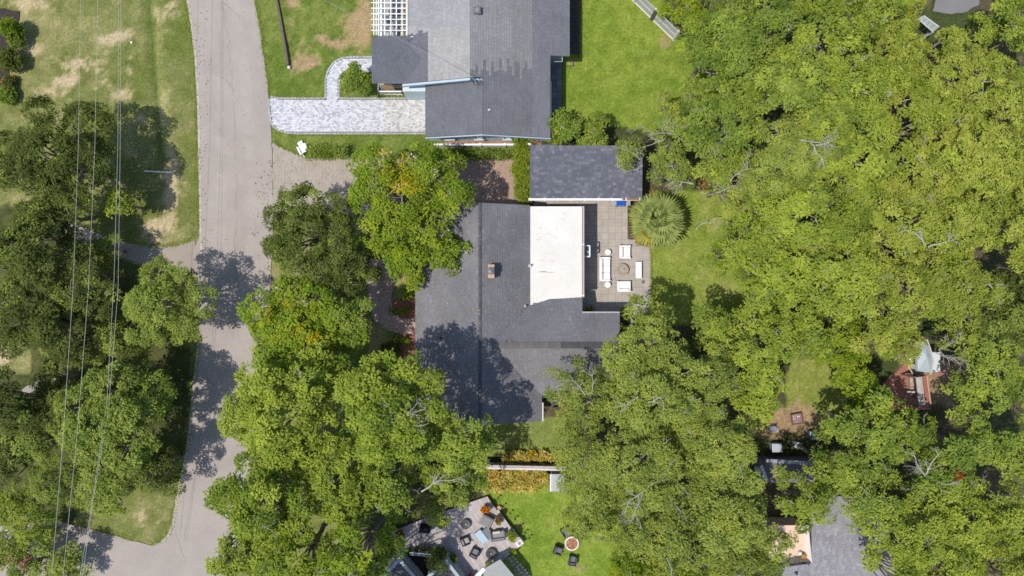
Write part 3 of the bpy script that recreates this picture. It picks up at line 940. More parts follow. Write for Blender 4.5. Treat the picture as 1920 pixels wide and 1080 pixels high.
# roof vent, small mast, strip of paving on the east side
v0 = on_plane(895.5, 21, uE)
mb = MB(); mb.box((v0.x, v0.y, v0.z + .12), (.58, .56, .28), (.12, .13, .15), 0, .06); vb = mb.build('roof_vent', M_METAL, UH)
mb = MB(); mb.box((v0.x, v0.y, v0.z + .29), (.36, .36, .06), (.20, .21, .23), 0, .02); mb.build('vent_cap', M_METAL, vb)
mast = on_plane(884, 146, uW)
mb = MB(); mb.tube([(mast.x, mast.y - .1, mast.z - .6), (mast.x, mast.y - .1, mast.z + .55), (mast.x + .12, mast.y - .1, mast.z + .68), (mast.x + .22, mast.y - .1, mast.z + .55)], .045, (.35, .36, .37)); mb.build('service_mast', M_METAL, UH)
mb = MB()
for k in range(3):
    mb.tube([(mast.x + .22, mast.y - .1, mast.z + .55), (mast.x + .5 + .1 * k, mast.y - .35 - .07 * k, mast.z + .1), (mast.x + .25, mast.y - .42 - .08 * k, mast.z + .05), (mast.x - .1 + .05 * k, mast.y - .15, mast.z + .3)], .02, (.03, .03, .03), 5)
mb.build('cable_loop', M_PLASTIC, UH)
p = on_plane(917, 206, uE)
mb = MB(); mb.box((p.x, p.y, p.z + .03), (.2, .07, .05), (.75, .75, .75), .5); mb.build('roof_patch', M_PAINT, UH)
# side terrace in the notch, the house's shadow put into the dark slab colour
tp = MB()
side = tag(sheet('side_terrace', [(1034, 104), (1053, 104), (1053, 212), (1034, 212)], .04, (.10, .10, .105), M_PAVE))
r = random.Random(8)
for i in range(2):
    for j in range(9):
        c = P(1038.5 + 9.5 * i, 110 + 11.5 * j)
        mb = MB(); mb.box((c.x, c.y, .045), (.41, .50, .05), jit((.16, .165, .18), .15, r), 0, .01); mb.build('paver', M_PAVE, side)
fr = MB(); p = P(1043, 111, 2.6)
for i in range(2): fr.box((p.x, p.y + .2 - .4 * i, 2.6), (.95, .05, .06), (.35, .35, .36))
fr.box((p.x + .48, p.y, 2.6), (.06, .45, .06), (.45, .45, .43)); fr.build('door_canopy', M_METAL, UH)

# pergola on the west side of that house: a lattice of white slats over a porch floor
PG = thing('pergola', 'white lattice pergola against the grey-roofed house', 'pergola', (0, 0, 0))
pzz = 2.75
a = P(699, -30, pzz); b = P(764, 66, pzz)
for px in (701, 705.5, 709.5, 721.5, 733, 743.5, 754, 763):
    mb = MB(); x = P(px, 0, pzz).x; mb.box((x, (a.y + b.y) / 2 - .0, pzz), (.055 if px not in (763,) else .08, a.y - b.y, .09), (.86, .86, .85)); mb.build('slat', M_PAINT, PG)
for k in range(10):
    py = 58 - 10.4 * k
    mb = MB(); y = P(0, py, pzz).y; mb.box(((a.x + b.x) / 2, y, pzz + .085), (b.x - a.x + .25, .055, .07), (.86, .86, .85)); mb.build('slat', M_PAINT, PG)
mb = MB(); bx = P(713.5, 0, 2.5).x; mb.box((bx, (a.y + b.y) / 2, 2.45), (.24, a.y - b.y, .26), (.80, .80, .77)); mb.build('beam', M_PAINT, PG)
for yy in (b.y + .3, (a.y + b.y) / 2):
    mb = MB(); mb.box((bx, yy, 1.15), (.2, .2, 2.35), (.8, .8, .78), 0, .02); mb.build('post', M_PAINT, PG)
pf = sheet('porch_floor', [(707, -40), (768, -40), (768, 72), (707, 72)], .05, (.12, .125, .12), M_WOOD)
r = random.Random(17)
for i in range(11):
    for j in range(10):
        x = P(710.5 + 5.4 * i, 0).x; y = P(0, -26 + 10.2 * j).y
        colr = r.choice([(.30, .30, .29), (.22, .24, .26), (.34, .34, .30), (.12, .13, .13)])
        if i >= 9: colr = r.choice([(.55, .28, .18), (.42, .36, .26), (.5, .34, .24), (.3, .28, .22)])
        mb = MB(); mb.box((x, y, .055), (.225, .43, .05), jit(colr, .1, r)); mb.build('paver', M_PAVE, pf)

# ------------------------------------------------------------------ house with the terrace at the bottom
BH = thing('house', 'angular house with pale blue-grey parapets and dark roofs at the bottom of the terrace', 'house', (0, 0, 0))
def flat_wing(pxs, z, roofc, parent, rim=(.29, .345, .365), w=.26, wallc=(.40, .46, .48)):
    pts = [P(x, y, z) for x, y in pxs]
    xy = [(p.x, p.y) for p in pts]
    mb = MB(); mb.prism(xy, -.1, z - .22, roofc, wallc); rf = mb.build('roof', M_SHINGLE, parent)
    cx = sum(p[0] for p in xy) / len(xy); cy = sum(p[1] for p in xy) / len(xy)
    for i in range(len(xy)):
        a, b = Vector((*xy[i], z)), Vector((*xy[(i + 1) % len(xy)], z))
        d = (b - a).normalized(); n = Vector((-d.y, d.x, 0))
        if n.dot(Vector((cx, cy, z)) - a) < 0: n = -n
        mb = MB()
        q = [a + n * .0 + d * .0, b, b + n * w, a + n * w]
        zz = z + .004 * i
        mb.prism([(p.x, p.y) for p in q], z - .4, zz, jit(rim, .06)); mb.build('parapet', M_PAINT, parent)
    return rf
flat_wing([(749, 1045), (800, 1104), (800, 1180), (712, 1180), (706, 1090)], 2.1, (.085, .09, .10), BH)
flat_wing([(836, 1047), (876, 1098), (876, 1180), (800.5, 1180), (800.5, 1080)], 2.1, (.075, .07, .085), BH)
def ledge(a, b, w, z, col, name):
    p, q = P(*a, z), P(*b, z); d = (q - p).normalized(); n = Vector((-d.y, d.x, 0)) * w / 2
    mb = MB(); mb.prism([(p + n)[:2], (q + n)[:2], (q - n)[:2], (p - n)[:2]], z - .1, z, col); return mb.build(name, M_PAINT, BH)
ledge((768, 1036.5), (830, 1042), .10, 1.9, (.45, .48, .49), 'railing'); ledge((768, 1040), (826, 1045.5), .05, 1.4, (.36, .39, .41), 'railing')
# pale flat canopy at the terrace's lower right
CN = thing('canopy', 'plain pale grey flat canopy roof at the lower right of the terrace', 'canopy', (0, 0, 0))
mb = MB(); cz = 2.3
mb.prism([(P(x, y, cz).x, P(x, y, cz).y) for x, y in ((938, 1049), (972, 1090), (980, 1130), (900, 1130), (908, 1066))], cz - .18, cz, (.29, .30, .295), (.30, .31, .31)); mb.build('roof', M_FLAT, CN)
p, q = P(908, 1066, cz), P(893, 1082, cz)
mb = MB(); d = (q - p).normalized(); n = Vector((-d.y, d.x, 0)) * .16
mb.prism([(p + n)[:2], (q + n)[:2], (q - n)[:2], (p - n)[:2]], cz - .2, cz + .03, (.62, .68, .72)); mb.build('fascia', M_PAINT, CN)
for x, y in ((936, 1056), (905, 1075), (960, 1090)):
    p = P(x, y, 1.0); mb = MB(); mb.box((p.x, p.y, 1.0), (.14, .14, 2.2), (.6, .62, .62)); mb.build('post', M_PAINT, CN)

# ------------------------------------------------------------------ house at the lower right with the peach terrace
RH = thing('house', 'grey shingled house around a peach roof terrace, at the bottom right under trees', 'house', (0, 0, 0))
def t_right(px, py, r):
    q = r.random(); k = 1.16 if q < .2 else (.90 if q < .4 else 1)
    return (.235 * k, .230 * k, .250 * k)
roof_plane([(1523, 930), (1660, 930), (1680, 1110), (1455, 1110), (1452, 1066), (1523, 1056)], (4.25, -.05, 0), RH, t_right, seed=31, expo=.17, tab=.3)
p0, p1 = P(1440, 1110), P(1680, 930)
wall_box('wall', P(1526, 0, 1.5).x, P(0, 1100, 1.5).y, P(1640, 0, 1.5).x, P(0, 950, 1.5).y, -.1, 2.7, (.5, .48, .45), RH)
t0, t1 = P(1440, 1046, 2.0), P(1508, 985, 2.0)
mb = MB(); mb.box(((t0.x + t1.x) / 2, (t0.y + t1.y) / 2, 1.0), (t1.x - t0.x, t1.y - t0.y, 2.0), (.60, .44, .34)); mb.build('terrace_floor', M_PAVE, RH)
w0, w1 = P(1507, 990, 2.9), P(1518, 1050, 2.9)
mb = MB(); mb.mesh([P(1505, 986, 2.02), P(1507, 1042, 2.02), P(1521, 1053, 2.95), P(1515, 984, 2.95)], [(0, 1, 2, 3), (3, 2, 1, 0)], (.80, .77, .72)); mb.build('parapet', M_PAINT, RH)
mb = MB(); mb.tube([P(1515, 984, 3.0), P(1521.5, 1055, 3.0)], .05, (.62, .56, .5), 6); mb.build('railing', M_PAINT, RH)
mb = MB(); mb.mesh([P(1462, 1047, 2.0), P(1507, 1041, 2.0), P(1520, 1052, 2.9), P(1466, 1060, 2.9)], [(3, 2, 1, 0), (0, 1, 2, 3)], (.34, .34, .33)); mb.build('parapet', M_PAINT, RH)
mb = MB(); mb.box((*P(1503, 1058, 3.05).xy, 3.05), (1.25, .10, .05), (.05, .05, .055), -.05); mb.build('skylight_bar', M_METAL, RH)
for x, y in ((1454, 1063), (1466, 1060), (1491, 1073)):
    p = P(x, y, 3.0); mb = MB(); mb.lathe((p.x, p.y, 3.0), [(.14, 0), (.12, .3), (.05, .32)], (.04, .04, .045), 10); mb.build('vent_pipe', M_METAL, RH)
p = P(1504, 1041, 2.0)
PT = thing('plant_pot', 'round brown pot in the corner of the peach roof terrace', 'pot', (p.x, p.y, 2.0))
mb = MB(); mb.lathe((0, 0, 0), [(.18, 0), (.27, .3), (.28, .5), (.24, .5), (.22, .42)], (.30, .15, .06), 14); mb.build('pot', M_PAVE, PT)
mb = MB(); mb.lathe((0, 0, 0), [(.21, .43), (.1, .46), (.0, .47)], (.42, .2, .06), 10); mb.build('soil', M_MULCH, PT)
p = P(1498, 1035.5, 2.0)
o = MB(); o.lathe((0, 0, 0), [(.12, 0), (.16, .2), (.13, .34), (.05, .38)], (.55, .70, .80), 12); o = tag(o.build('bucket', M_PLASTIC), 'small pale blue bucket beside the brown pot on the peach terrace', 'bucket'); o.location = (p.x, p.y, 2.0)

# ------------------------------------------------------------------ buildings glimpsed through the trees
# slatted pool cabana with pale slide roof among the right-hand trees
BP = sheet('brick_terrace', [(1690, 684), (1704, 680), (1718, 740), (1742, 745), (1742, 768), (1650, 768), (1650, 722), (1676, 700)], .03, (.16, .085, .065), M_PAVE, 1.0, 31)
BP2 = [(1748, 680), (1768, 674), (1772, 700), (1752, 706)]
r = random.Random(4)
bv2 = []
for q in range(6):
    mb = MB(); mb.box((0, 0, 0), (.43, .20, .05), jit((.33, .150, .115), .16, r), 0, .006); bv2.append(mb.data('brick', M_PAVE))
ins = inside_px([[(1690, 684), (1704, 680), (1718, 740), (1742, 745), (1742, 768), (1650, 768), (1650, 722), (1676, 700)]])
for i in range(10):
    for j in range(19):
        p = P(1652 + 9.8 * i + (j % 2) * 4.9, 683 + 4.6 * j)
        if ins(p.x, p.y): link('brick', r.choice(bv2), BP, (p.x, p.y, .03), 0)
sheet('brick_terrace', [(1746, 678), (1766, 668), (1774, 706), (1752, 708)], .03, (.30, .16, .12), M_PAVE, .8, 33)
PB = thing('pool_cabana', 'pale blue domed roof with white trim beside red brick paving, right side', 'cabana', (0, 0, 0))
cz = 2.6
pr = [(1716, 640), (1722, 642), (1742, 647), (1750, 676), (1746, 700), (1722, 697), (1718, 690)]
mb = MB(); pts = [P(x, y, cz) for x, y in [(1715, 638), (1735, 642), (1744, 652), (1750, 676), (1746, 699), (1721, 696), (1720, 668)]]
ctr = Vector((sum(p.x for p in pts) / 7, sum(p.y for p in pts) / 7, cz + .35))
for i in range(7):
    a, b = pts[i], pts[(i + 1) % 7]; mb.face([a, b, ctr], jit((.33, .395, .43), .03)); mb.face([b, a, a - Vector((0, 0, .3)), b - Vector((0, 0, .3))], (.55, .6, .63))
mb.build('roof', M_PAINT, PB)
mb = MB(); mb.tube([P(x, y, cz + .05) for x, y in ((1738, 636), (1744, 652), (1750.5, 676), (1745, 702))], .055, (.50, .43, .40), 6); mb.build('trim', M_PAINT, PB)
mb = MB(); mb.tube([P(x, y, 1.2) for x, y in ((1699, 664), (1702, 684), (1712, 702))], .05, (.48, .41, .38), 6); mb.build('trim', M_PAINT, PB)
mb = MB(); mb.box((*P(1734, 676, 1.25).xy, 1.25), (1.0, 1.6, 2.5), (.52, .56, .58)); mb.build('wall', M_PAINT, PB)
p = P(1711, 680, .5)
SL = thing('slide', 'small white and yellow play slide beside the pale blue cabana roof', 'slide', (p.x, p.y, 0))
mb = MB(); mb.box((0, .28, .62), (.62, .36, .10), (.85, .85, .82), 0, .04); mb.build('platform', M_PLASTIC, SL)
mb = MB(); mb.mesh([(-.27, .1, .62), (.27, .1, .62), (.27, -.55, .12), (-.27, -.55, .12)], [(3, 2, 1, 0), (0, 1, 2, 3)], (.70, .68, .16)); mb.build('chute', M_PLASTIC, SL)
for sx in (-1, 1):
    mb = MB(); mb.box((sx * .26, .28, .3), (.06, .3, .6), (.8, .8, .76)); mb.build('leg', M_PLASTIC, SL)
WS = thing('shed', 'weathered shed with half grey, half red-brown plank roof by the brick terrace', 'shed', (0, 0, 0))
q = [P(1718, 708, 2.2), P(1737, 704, 2.2), P(1744, 752, 2.2), P(1724, 762, 2.2)]
for a in q:
    mb = MB(); mb.box((a.x, a.y, 1.04), (.13, .13, 2.08), (.20, .14, .11)); mb.build('post', M_WOOD, WS)
mb = MB(); mb.prism([(p.x, p.y) for p in q], 2.0, 2.085, (.12, .08, .06), (.16, .11, .09)); mb.build('roof_frame', M_WOOD, WS)
r = random.Random(6)
for i in range(8):
    t0, t1 = i / 8 + .008, (i + 1) / 8 - .008
    L = lambda t: (q[0].lerp(q[1], t), q[3].lerp(q[2], t))
    a0, a1 = L(t0); b0, b1 = L(t1)
    colr = (.40, .38, .37) if i < 4 else (.27, .115, .085)
    mb = MB(); mb.prism([a0[:2], b0[:2], b1[:2], a1[:2]], 2.1, 2.17 + .01 * (i % 2) + .03 * min(i, 7 - i), jit(colr, .14, r)); mb.build('plank', M_WOOD, WS)
mb = MB(); mb.tube([P(1738, 705, 2.28), P(1745, 757, 2.28)], .05, (.5, .3, .25), 5); mb.build('edge_trim', M_WOOD, WS)
for y in (703.5, 735):
    mb = MB(); p = P(1708, y, .8); mb.box((p.x, p.y, .8), (.75, .14, .12), (.05, .045, .04) if y < 710 else (.52, .45, .36)); mb.build('rail', M_WOOD, WS)
mb = MB(); p = P(1708, 718, .3); mb.box((p.x, p.y, .3), (.42, 1.0, .5), (.42, .30, .22), 0, .03); mb.build('bench', M_WOOD, WS)

# lower centre-right: pale fascia of a low building under the trees
LB = thing('outbuilding', 'dark low roof with a pale front edge, half hidden under trees right of centre', 'outbuilding', (0, 0, 0))
mb = MB(); p, q = P(1436, 868, 2.2), P(1530, 905, 2.2)
mb.box(((p.x + q.x) / 2, (p.y + q.y) / 2, 1.05), (q.x - p.x, p.y - q.y, 2.1), (.14, .13, .15)); mb.build('roof', M_SHINGLE, LB)
mb = MB(); mb.box(((p.x + q.x) / 2, p.y + .05, 2.12), (q.x - p.x, .28, .1), (.27, .29, .33), -.06); mb.build('fascia', M_PAINT, LB)
mb = MB(); a = P(1433, 876, 2.2); mb.box((a.x, a.y - .5, 2.14), (.25, 1.3, .1), (.5, .52, .55), .35); mb.build('gutter', M_PAINT, LB)
LT = [(1416, 872), (1444, 871), (1444, 906), (1416, 906)]
# pale structures at the top right edge
GH = thing('greenhouse', 'pale glazed lean-to frame among trees near the top right edge', 'greenhouse', (0, 0, 0))
q = [P(1722, 36, 2.2), P(1729, 31, 2.2), P(1758, 52, 2.2), P(1750, 60, 2.2)]
for i in range(4):
    t0, t1 = i / 4 + .01, (i + 1) / 4 - .01
    mb = MB(); mb.mesh([q[0].lerp(q[3], t0), q[0].lerp(q[3], t1), q[1].lerp(q[2], t1) + Vector((0, 0, .2)), q[1].lerp(q[2], t0) + Vector((0, 0, .2))], [(0, 1, 2, 3), (3, 2, 1, 0)], (.25, .29, .29)); mb.build('pane', M_PLASTIC, GH)
for a, b in ((q[0], q[3]), (q[1] + Vector((0, 0, .2)), q[2] + Vector((0, 0, .2)))):
    mb = MB(); mb.tube([a, b], .045, (.5, .52, .52), 5); mb.build('rail', M_PAINT, GH)
for a in q:
    mb = MB(); mb.tube([(a.x, a.y, 0), (a.x, a.y, 2.15)], .05, (.6, .62, .62), 5); mb.build('post', M_PAINT, GH)
sheet('far_road', [(1765, -60), (1850, -60), (1835, 8), (1812, 22), (1785, 26), (1750, 22)], .02, (.18, .175, .175), M_ROAD, 1.5, 41)

# ------------------------------------------------------------------ fences and walls
# tall wire fence with white rails at the top right lawn
FN = thing('fence', 'tall grey wire fence with white rails along the bright green lawn', 'fence', (0, 0, 0))
fa, fb = P(1150, -34, 0), P(1264, 77, 0)
M_WIRE = material('wire_mesh', .6, .4, 3, .05, 30, .05)
d = (fb - fa); L = d.length; u = d.normalized(); n = Vector((-u.y, u.x, 0))
for z, wd, c in ((.07, .10, (.66, .61, .56)), (1.0, .05, (.58, .58, .54)), (1.9, .05, (.42, .44, .42))):
    mb = MB(); mid = fa + d * .5; mb.box((mid.x, mid.y, z), (L, wd, .10), c, math.atan2(u.y, u.x)); mb.build('rail', M_PAINT, FN)
mb = MB()
k = int(L / .10)
for i in range(k):
    p = fa + u * (i * .10); mb.box((p.x, p.y, .95), (.028, .02, 1.8), jit((.42, .42, .44), .1), math.atan2(u.y, u.x))
for i in range(16):
    mid = fa + d * .5; mb.box((mid.x, mid.y, .16 + i * .112), (L, .016, .024), (.44, .44, .45), math.atan2(u.y, u.x))
mb.build('wire_mesh', M_PAINT, FN, kind='stuff')
for t in (.08, .34, .62, .98):
    p = fa + d * t; mb = MB(); mb.box((p.x, p.y, 1.0), (.12, .12, 2.05), (.58, .57, .55), math.atan2(u.y, u.x)); mb.build('post', M_PAINT, FN)
p = P(1222, 36); mb = MB(); mb.box((p.x, p.y, .95), (.28, .24, 1.9), (.10, .085, .075), math.atan2(u.y, u.x), .03); mb.build('gate_post', M_WOOD, FN)
# white rail fence between the two middle plots
WF = thing('fence', 'low white rail fence above the clipped hedge, behind the mulch strip', 'fence', (0, 0, 0))
fa, fb = P(792, 271, 1.1), P(996, 272, 1.1)
mb = MB(); mb.box(((fa.x + fb.x) / 2, fa.y, 1.1), (fb.x - fa.x, .13, .09), (.86, .85, .84)); mb.build('rail', M_PAINT, WF)
mb = MB(); mb.box(((fa.x + fb.x) / 2, fa.y, .45), (fb.x - fa.x, .05, .7), (.78, .77, .76)); mb.build('panel', M_PAINT, WF)
for px in (810, 855.5, 900.5, 946.5, 992):
    p = P(px, 271, 1.1)
    mb = MB(); mb.box((p.x, fa.y, .58), (.15, .15, 1.2), (.84, .83, .82)); ps = mb.build('post', M_PAINT, WF)
    mb = MB(); mb.box((p.x, fa.y, 1.21), (.2, .2, .06), (.88, .87, .86), 0, .02); mb.build('post_cap', M_PAINT, ps)
# capped garden wall between croton rows
GW = thing('garden_fence', 'pale capped timber fence between the two rows of orange crotons', 'fence', (0, 0, 0))
fa, fb = P(868, 874.5, 1.5), P(1062, 879, 1.5)
d = fb - fa; an = math.atan2(d.y, d.x); mid = (fa + fb) / 2
for oy, w, c in ((.10, .15, (.42, .36, .34)), (-.09, .17, (.56, .50, .47))):
    mb = MB(); mb.box((mid.x, mid.y + oy, 1.5), (d.length, w, .06), c, an); mb.build('cap_rail', M_WOOD, GW)
for i in range(44):
    t = (i + .5) / 44; p = fa + d * t
    mb = MB(); mb.box((p.x, p.y, .73), (d.length / 44 - .015, .05, 1.46), jit((.33, .28, .25), .1), an); mb.build('board', M_WOOD, GW)
# ------------------------------------------------------------------ trees
def unit(a): return a / np.maximum(np.linalg.norm(a, axis=-1, keepdims=True), 1e-9)

def leaf_mesh(name, p, d, nrm, Ln, Wd, tint, mats, mi=None):
    """one four-cornered leaf per row"""
    side = unit(np.cross(nrm, d))
    up = unit(np.cross(d, side))
    a = p - d * (Ln / 2)[:, None]
    b = p + side * (Wd / 2)[:, None] + up * (Wd * .18)[:, None]
    c = p + d * (Ln / 2)[:, None]
    e = p - side * (Wd / 2)[:, None] + up * (Wd * .18)[:, None]
    co = np.stack([a, b, c, e], 1).reshape(-1, 3).astype(np.float32)
    n = len(p)
    me = bpy.data.meshes.new(name)
    me.vertices.add(n * 4); me.vertices.foreach_set('co', co.ravel())
    me.loops.add(n * 4); me.loops.foreach_set('vertex_index', np.arange(n * 4, dtype=np.int32))
    me.polygons.add(n); me.polygons.foreach_set('loop_start', np.arange(0, n * 4, 4, dtype=np.int32))
    for m in mats: me.materials.append(m)
    if mi is not None: me.polygons.foreach_set('material_index', mi.astype(np.int32))
    me.update(calc_edges=True)
    at = me.attributes.new('tint', 'FLOAT', 'FACE')
    at.data.foreach_set('value', tint.astype(np.float32))
    return me

N_LEAVES = 0
# per kind: leaf material, bough radius, leaves per bough, leaf length, width, cover, lobe flatness, droop, irregularity
KIND = {
    'darkoak': dict(mat='darkoak', rb=.46, nl=62, L=.20, W=.085, cov=2.0, flat=.75, wild=.65, acc=('olive', .10)),
    'oak':     dict(mat='olive', rb=.46, nl=58, L=.21, W=.085, cov=1.9, flat=.70, wild=.65, acc=('green', .25)),
    'olive':   dict(mat='olive', rb=.42, nl=52, L=.19, W=.08, cov=1.9, flat=.62, wild=.75, acc=('yellow', .22)),
    'green':   dict(mat='green', rb=.46, nl=50, L=.21, W=.105, cov=1.85, flat=.62, wild=.6, acc=('light', .28)),
    'bright':  dict(mat='bright', rb=.50, nl=50, L=.23, W=.115, cov=1.9, flat=.66, wild=.55, acc=('lime', .18)),
    'light':   dict(mat='light', rb=.48, nl=50, L=.22, W=.105, cov=1.85, flat=.60, wild=.6, acc=('green', .25)),
    'yellow':  dict(mat='yellow', rb=.42, nl=52, L=.19, W=.09, cov=1.8, flat=.55, wild=.65, acc=('light', .30)),
    'lime':    dict(mat='lime', rb=.42, nl=55, L=.26, W=.07, cov=1.9, flat=.7, wild=.8, acc=('bright', .3)),
}

def limb_tube(mb, a, b, r0, r1, rng, col, sides=5, sag=.12, segs=3):
    a = Vector(a); b = Vector(b); Ln = (b - a).length
    pts, rr = [], []
    off = Vector((rng.uniform(-1, 1), rng.uniform(-1, 1), rng.uniform(0, 1))) * Ln * sag
    for i in range(segs + 1):
        t = i / segs
        w = Vector((rng.uniform(-1, 1), rng.uniform(-1, 1), rng.uniform(-1, 1))) * Ln * .03 * (0 < i < segs)
        pts.append(a.lerp(b, t) + off * (4 * t * (1 - t)) + w); rr.append(r0 + (r1 - r0) * t)
    mb.tube(pts, rr, col, sides, False)
    return pts

def bare_spray(mb, base, az, Ln, rng, col=(.38, .36, .33), lift=.22, r0=.05, depth=0):
    """a leafless forked branch"""
    d = Vector((math.cos(az), math.sin(az), lift)).normalized()
    tip = Vector(base) + d * Ln
    if depth == 0: col = jit(col, .18, rng)
    pts = limb_tube(mb, base, tip, r0 * .78, r0 * .22, rng, jit(col, .1, rng), 4, .13, 5)
    if depth < 3:
        for i in range((3, 3, 2)[depth]):
            bare_spray(mb, pts[rng.choice([1, 2, 3, 4])], az + rng.choice([-1, 1]) * rng.uniform(.3, 1.1), Ln * rng.uniform(.28, .55), rng, col, lift * rng.uniform(-.8, 1.4), r0 * .48, depth + 1)

def make_tree(name, label, px, py, Rpx, zt, kind, group, seed, cat='tree', sparse=1.0, bare=0, accents=(), squash=1.0, rot=0.0, zb_f=.42, lobes_n=None, bark=(.17, .145, .12), cov=1.0, sprays=()):
    global N_LEAVES
    K = KIND[kind]
    rng = np.random.RandomState(seed); pr = random.Random(seed)
    zc = zt * .72
    c = P(px, py, zc)
    R = Rpx / S * (H - zc) / H
    T = thing(name, label, cat, (c.x, c.y, 0), 0, group)
    zb = zt * zb_f
    # lobes of the crown
    n = lobes_n or int(7 + R * R * .62)
    lob = []
    lob.append((0, 0, zt - min(R * .42, 2.2) * .8, min(R * .42, 2.2)))
    ga = rng.rand() * 6.28
    for i in range(n):
        ang = ga + i * 2.39996 + rng.uniform(-.35, .35)
        f = math.sqrt((i + .6) / n) * .80 * rng.uniform(.88, 1.12)
        lr = np.clip(R * rng.uniform(.19, .34), .55, 1.45)
        if f * R + lr > R * 1.06: f = max(0.1, (R * 1.06 - lr) / R)
        ztop = zb + (zt - zb) * (1 - .50 * f ** 2.2) + rng.uniform(-.26, .08) * (zt - zb)
        x, y = f * R * math.cos(ang), f * R * math.sin(ang) * squash
        x, y = x * math.cos(rot) - y * math.sin(rot), x * math.sin(rot) + y * math.cos(rot)
        lob.append((x, y, ztop - lr * K['flat'], lr))
    lob = np.array(lob)
    lc, lr = lob[:, :3], lob[:, 3]
    sc = np.array([1, 1, K['flat']])
    vs_, lsz, tmean = rng.uniform(.85, 1.25), rng.uniform(.88, 1.18), rng.uniform(.24, .66)
    rb0 = K['rb'] * vs_
    nb = np.maximum(4, (K['cov'] * cov * sparse * 1.72 * (lr / rb0) ** 2)).astype(int)
    li = np.repeat(np.arange(len(lob)), nb)
    m = len(li)
    zz = rng.uniform(-.35, 1, m); az = rng.uniform(0, 2 * np.pi, m)
    hr = np.sqrt(1 - zz ** 2)
    dirs = np.stack([hr * np.cos(az), hr * np.sin(az), zz], 1)
    rad = rng.uniform(.70, 1.04, m) + (rng.rand(m) < .10) * rng.uniform(.05, .28, m)
    bp = lc[li] + dirs * (lr[li] * rad)[:, None] * sc
    q = np.linalg.norm((bp[:, None, :] - lc[None]) / (lr[None, :, None] * sc), axis=2)
    q[np.arange(m), li] = 9
    keep = q.min(1) > .70
    bp, dirs, li = bp[keep], dirs[keep], li[keep]
    m = len(bp)
    # boughs, each a rosette of leaves
    rb = rb0 * rng.uniform(.6, 1.25, m)
    nl = np.maximum(8, (K['nl'] * 1.46 * vs_ ** 1.9 / lsz * (rb / rb0) ** 1.6)).astype(int)
    bi = np.repeat(np.arange(m), nl); N = len(bi)
    bn = unit(dirs * .55 + np.array([0, 0, .75]) + rng.normal(0, .22, (m, 3)))
    t1 = unit(np.cross(bn, rng.normal(0, 1, (m, 3)))); t2 = np.cross(bn, t1)
    r_ = np.sqrt(rng.rand(N)); ph = rng.uniform(0, 2 * np.pi, N)
    arms = 5 + (bi * 7 % 4)                       # leaves gather along a few twigs
    snap = np.round(ph / (2 * np.pi) * arms) / arms * 2 * np.pi + bi * 1.7
    ph = ph * .45 + snap * .55
    rd = t1[bi] * np.cos(ph)[:, None] + t2[bi] * np.sin(ph)[:, None]
    p = bp[bi] + rd * (r_ * rb[bi])[:, None] + bn[bi] * (rb[bi] * (.42 * (1 - r_ ** 2) - .1))[:, None] + rng.normal(0, .13, (N, 3)) * rb[bi][:, None]
    d = unit(rd * (.4 + r_)[:, None] + rng.normal(0, .45, (N, 3)) * np.array([1, 1, .6]) - np.array([0, 0, .15]))
    nr = unit(bn[bi] + rng.normal(0, K['wild'] * .50, (N, 3)))
    Ln = K['L'] * .90 * lsz * rng.uniform(.65, 1.3, N); Wd = K['W'] * lsz * rng.uniform(.7, 1.3, N)
    p[:, 2] = np.maximum(p[:, 2], .25)
    bt = np.clip(rng.normal(tmean, .22, m), 0, 1)
    tint = np.clip(bt[bi] + rng.normal(0, .20, N), 0, 1)
    mats = [LEAF[K['mat']], LEAF[K['acc'][0]]]
    # accent boughs gather in some lobes
    lobe_acc = rng.rand(len(lob)) * .9
    bacc = (rng.rand(m) < K['acc'][1] * 2 * lobe_acc[li]).astype(int)
    mi = bacc[bi]
    for an, share, *where in accents:
        mats.append(LEAF[an]); k = len(mats) - 1
        if where:
            wx, wy, wr = where
            w = P(wx, wy, zt * .85) - c
            dist = np.hypot(bp[:, 0] - w.x, bp[:, 1] - w.y)
            sel = (rng.rand(m) < share) & (dist < wr * (H - zt) / H / S)
        else:
            sel = rng.rand(m) < share
        mm = sel[bi] & (rng.rand(N) < (.75 if an in ('gold', 'lime', 'russet', 'red') else .35))
        mi = np.where(mm, k, mi)
    me = leaf_mesh('crown', p, d, nr, Ln, Wd, tint, mats, mi)
    cr = link('crown', me, T)
    N_LEAVES += N
    # trunk and limbs
    tb = MB(); fork = Vector((pr.uniform(-.1, .1) * R, pr.uniform(-.1, .1) * R, zb * .75))
    rt = .07 + .035 * R
    limb_tube(tb, (0, 0, -.1), fork, rt * 1.25, rt * .85, pr, bark, 8, .04, 4)
    tr = tb.build('trunk', M_BARK, T)
    bb = MB()
    for i, (x, y, z, l) in enumerate(lob):
        end = Vector((x, y, z + l * K['flat'] * .15))
        limb_tube(bb, fork, end, rt * .5, .045, pr, jit((bark[0] * 1.5, bark[1] * 1.5, bark[2] * 1.5), .15, pr), 5, .12, 4)
        ids = np.nonzero(li == i)[0]
        pr.shuffle(ids_ := list(ids))
        for j in ids_[:max(2, int(l * 2.5))]:
            limb_tube(bb, end, bp[j] - np.array([0, 0, .05]), .034, .010, pr, jit((.29, .265, .235), .2, pr), 3, .10, 3)
    for i in range(int(bare * .8 + .5)):
        k = pr.randrange(1, len(lob)) if len(lob) > 1 else 0
        x, y, z, l = lob[k]
        az_ = math.atan2(y, x) + pr.uniform(-1.2, 1.2)
        bare_spray(bb, (x + l * .3 * math.cos(az_), y + l * .3 * math.sin(az_), z + l * K['flat'] * .74), az_, l * pr.uniform(.6, 1.2), pr, r0=.024, depth=1)
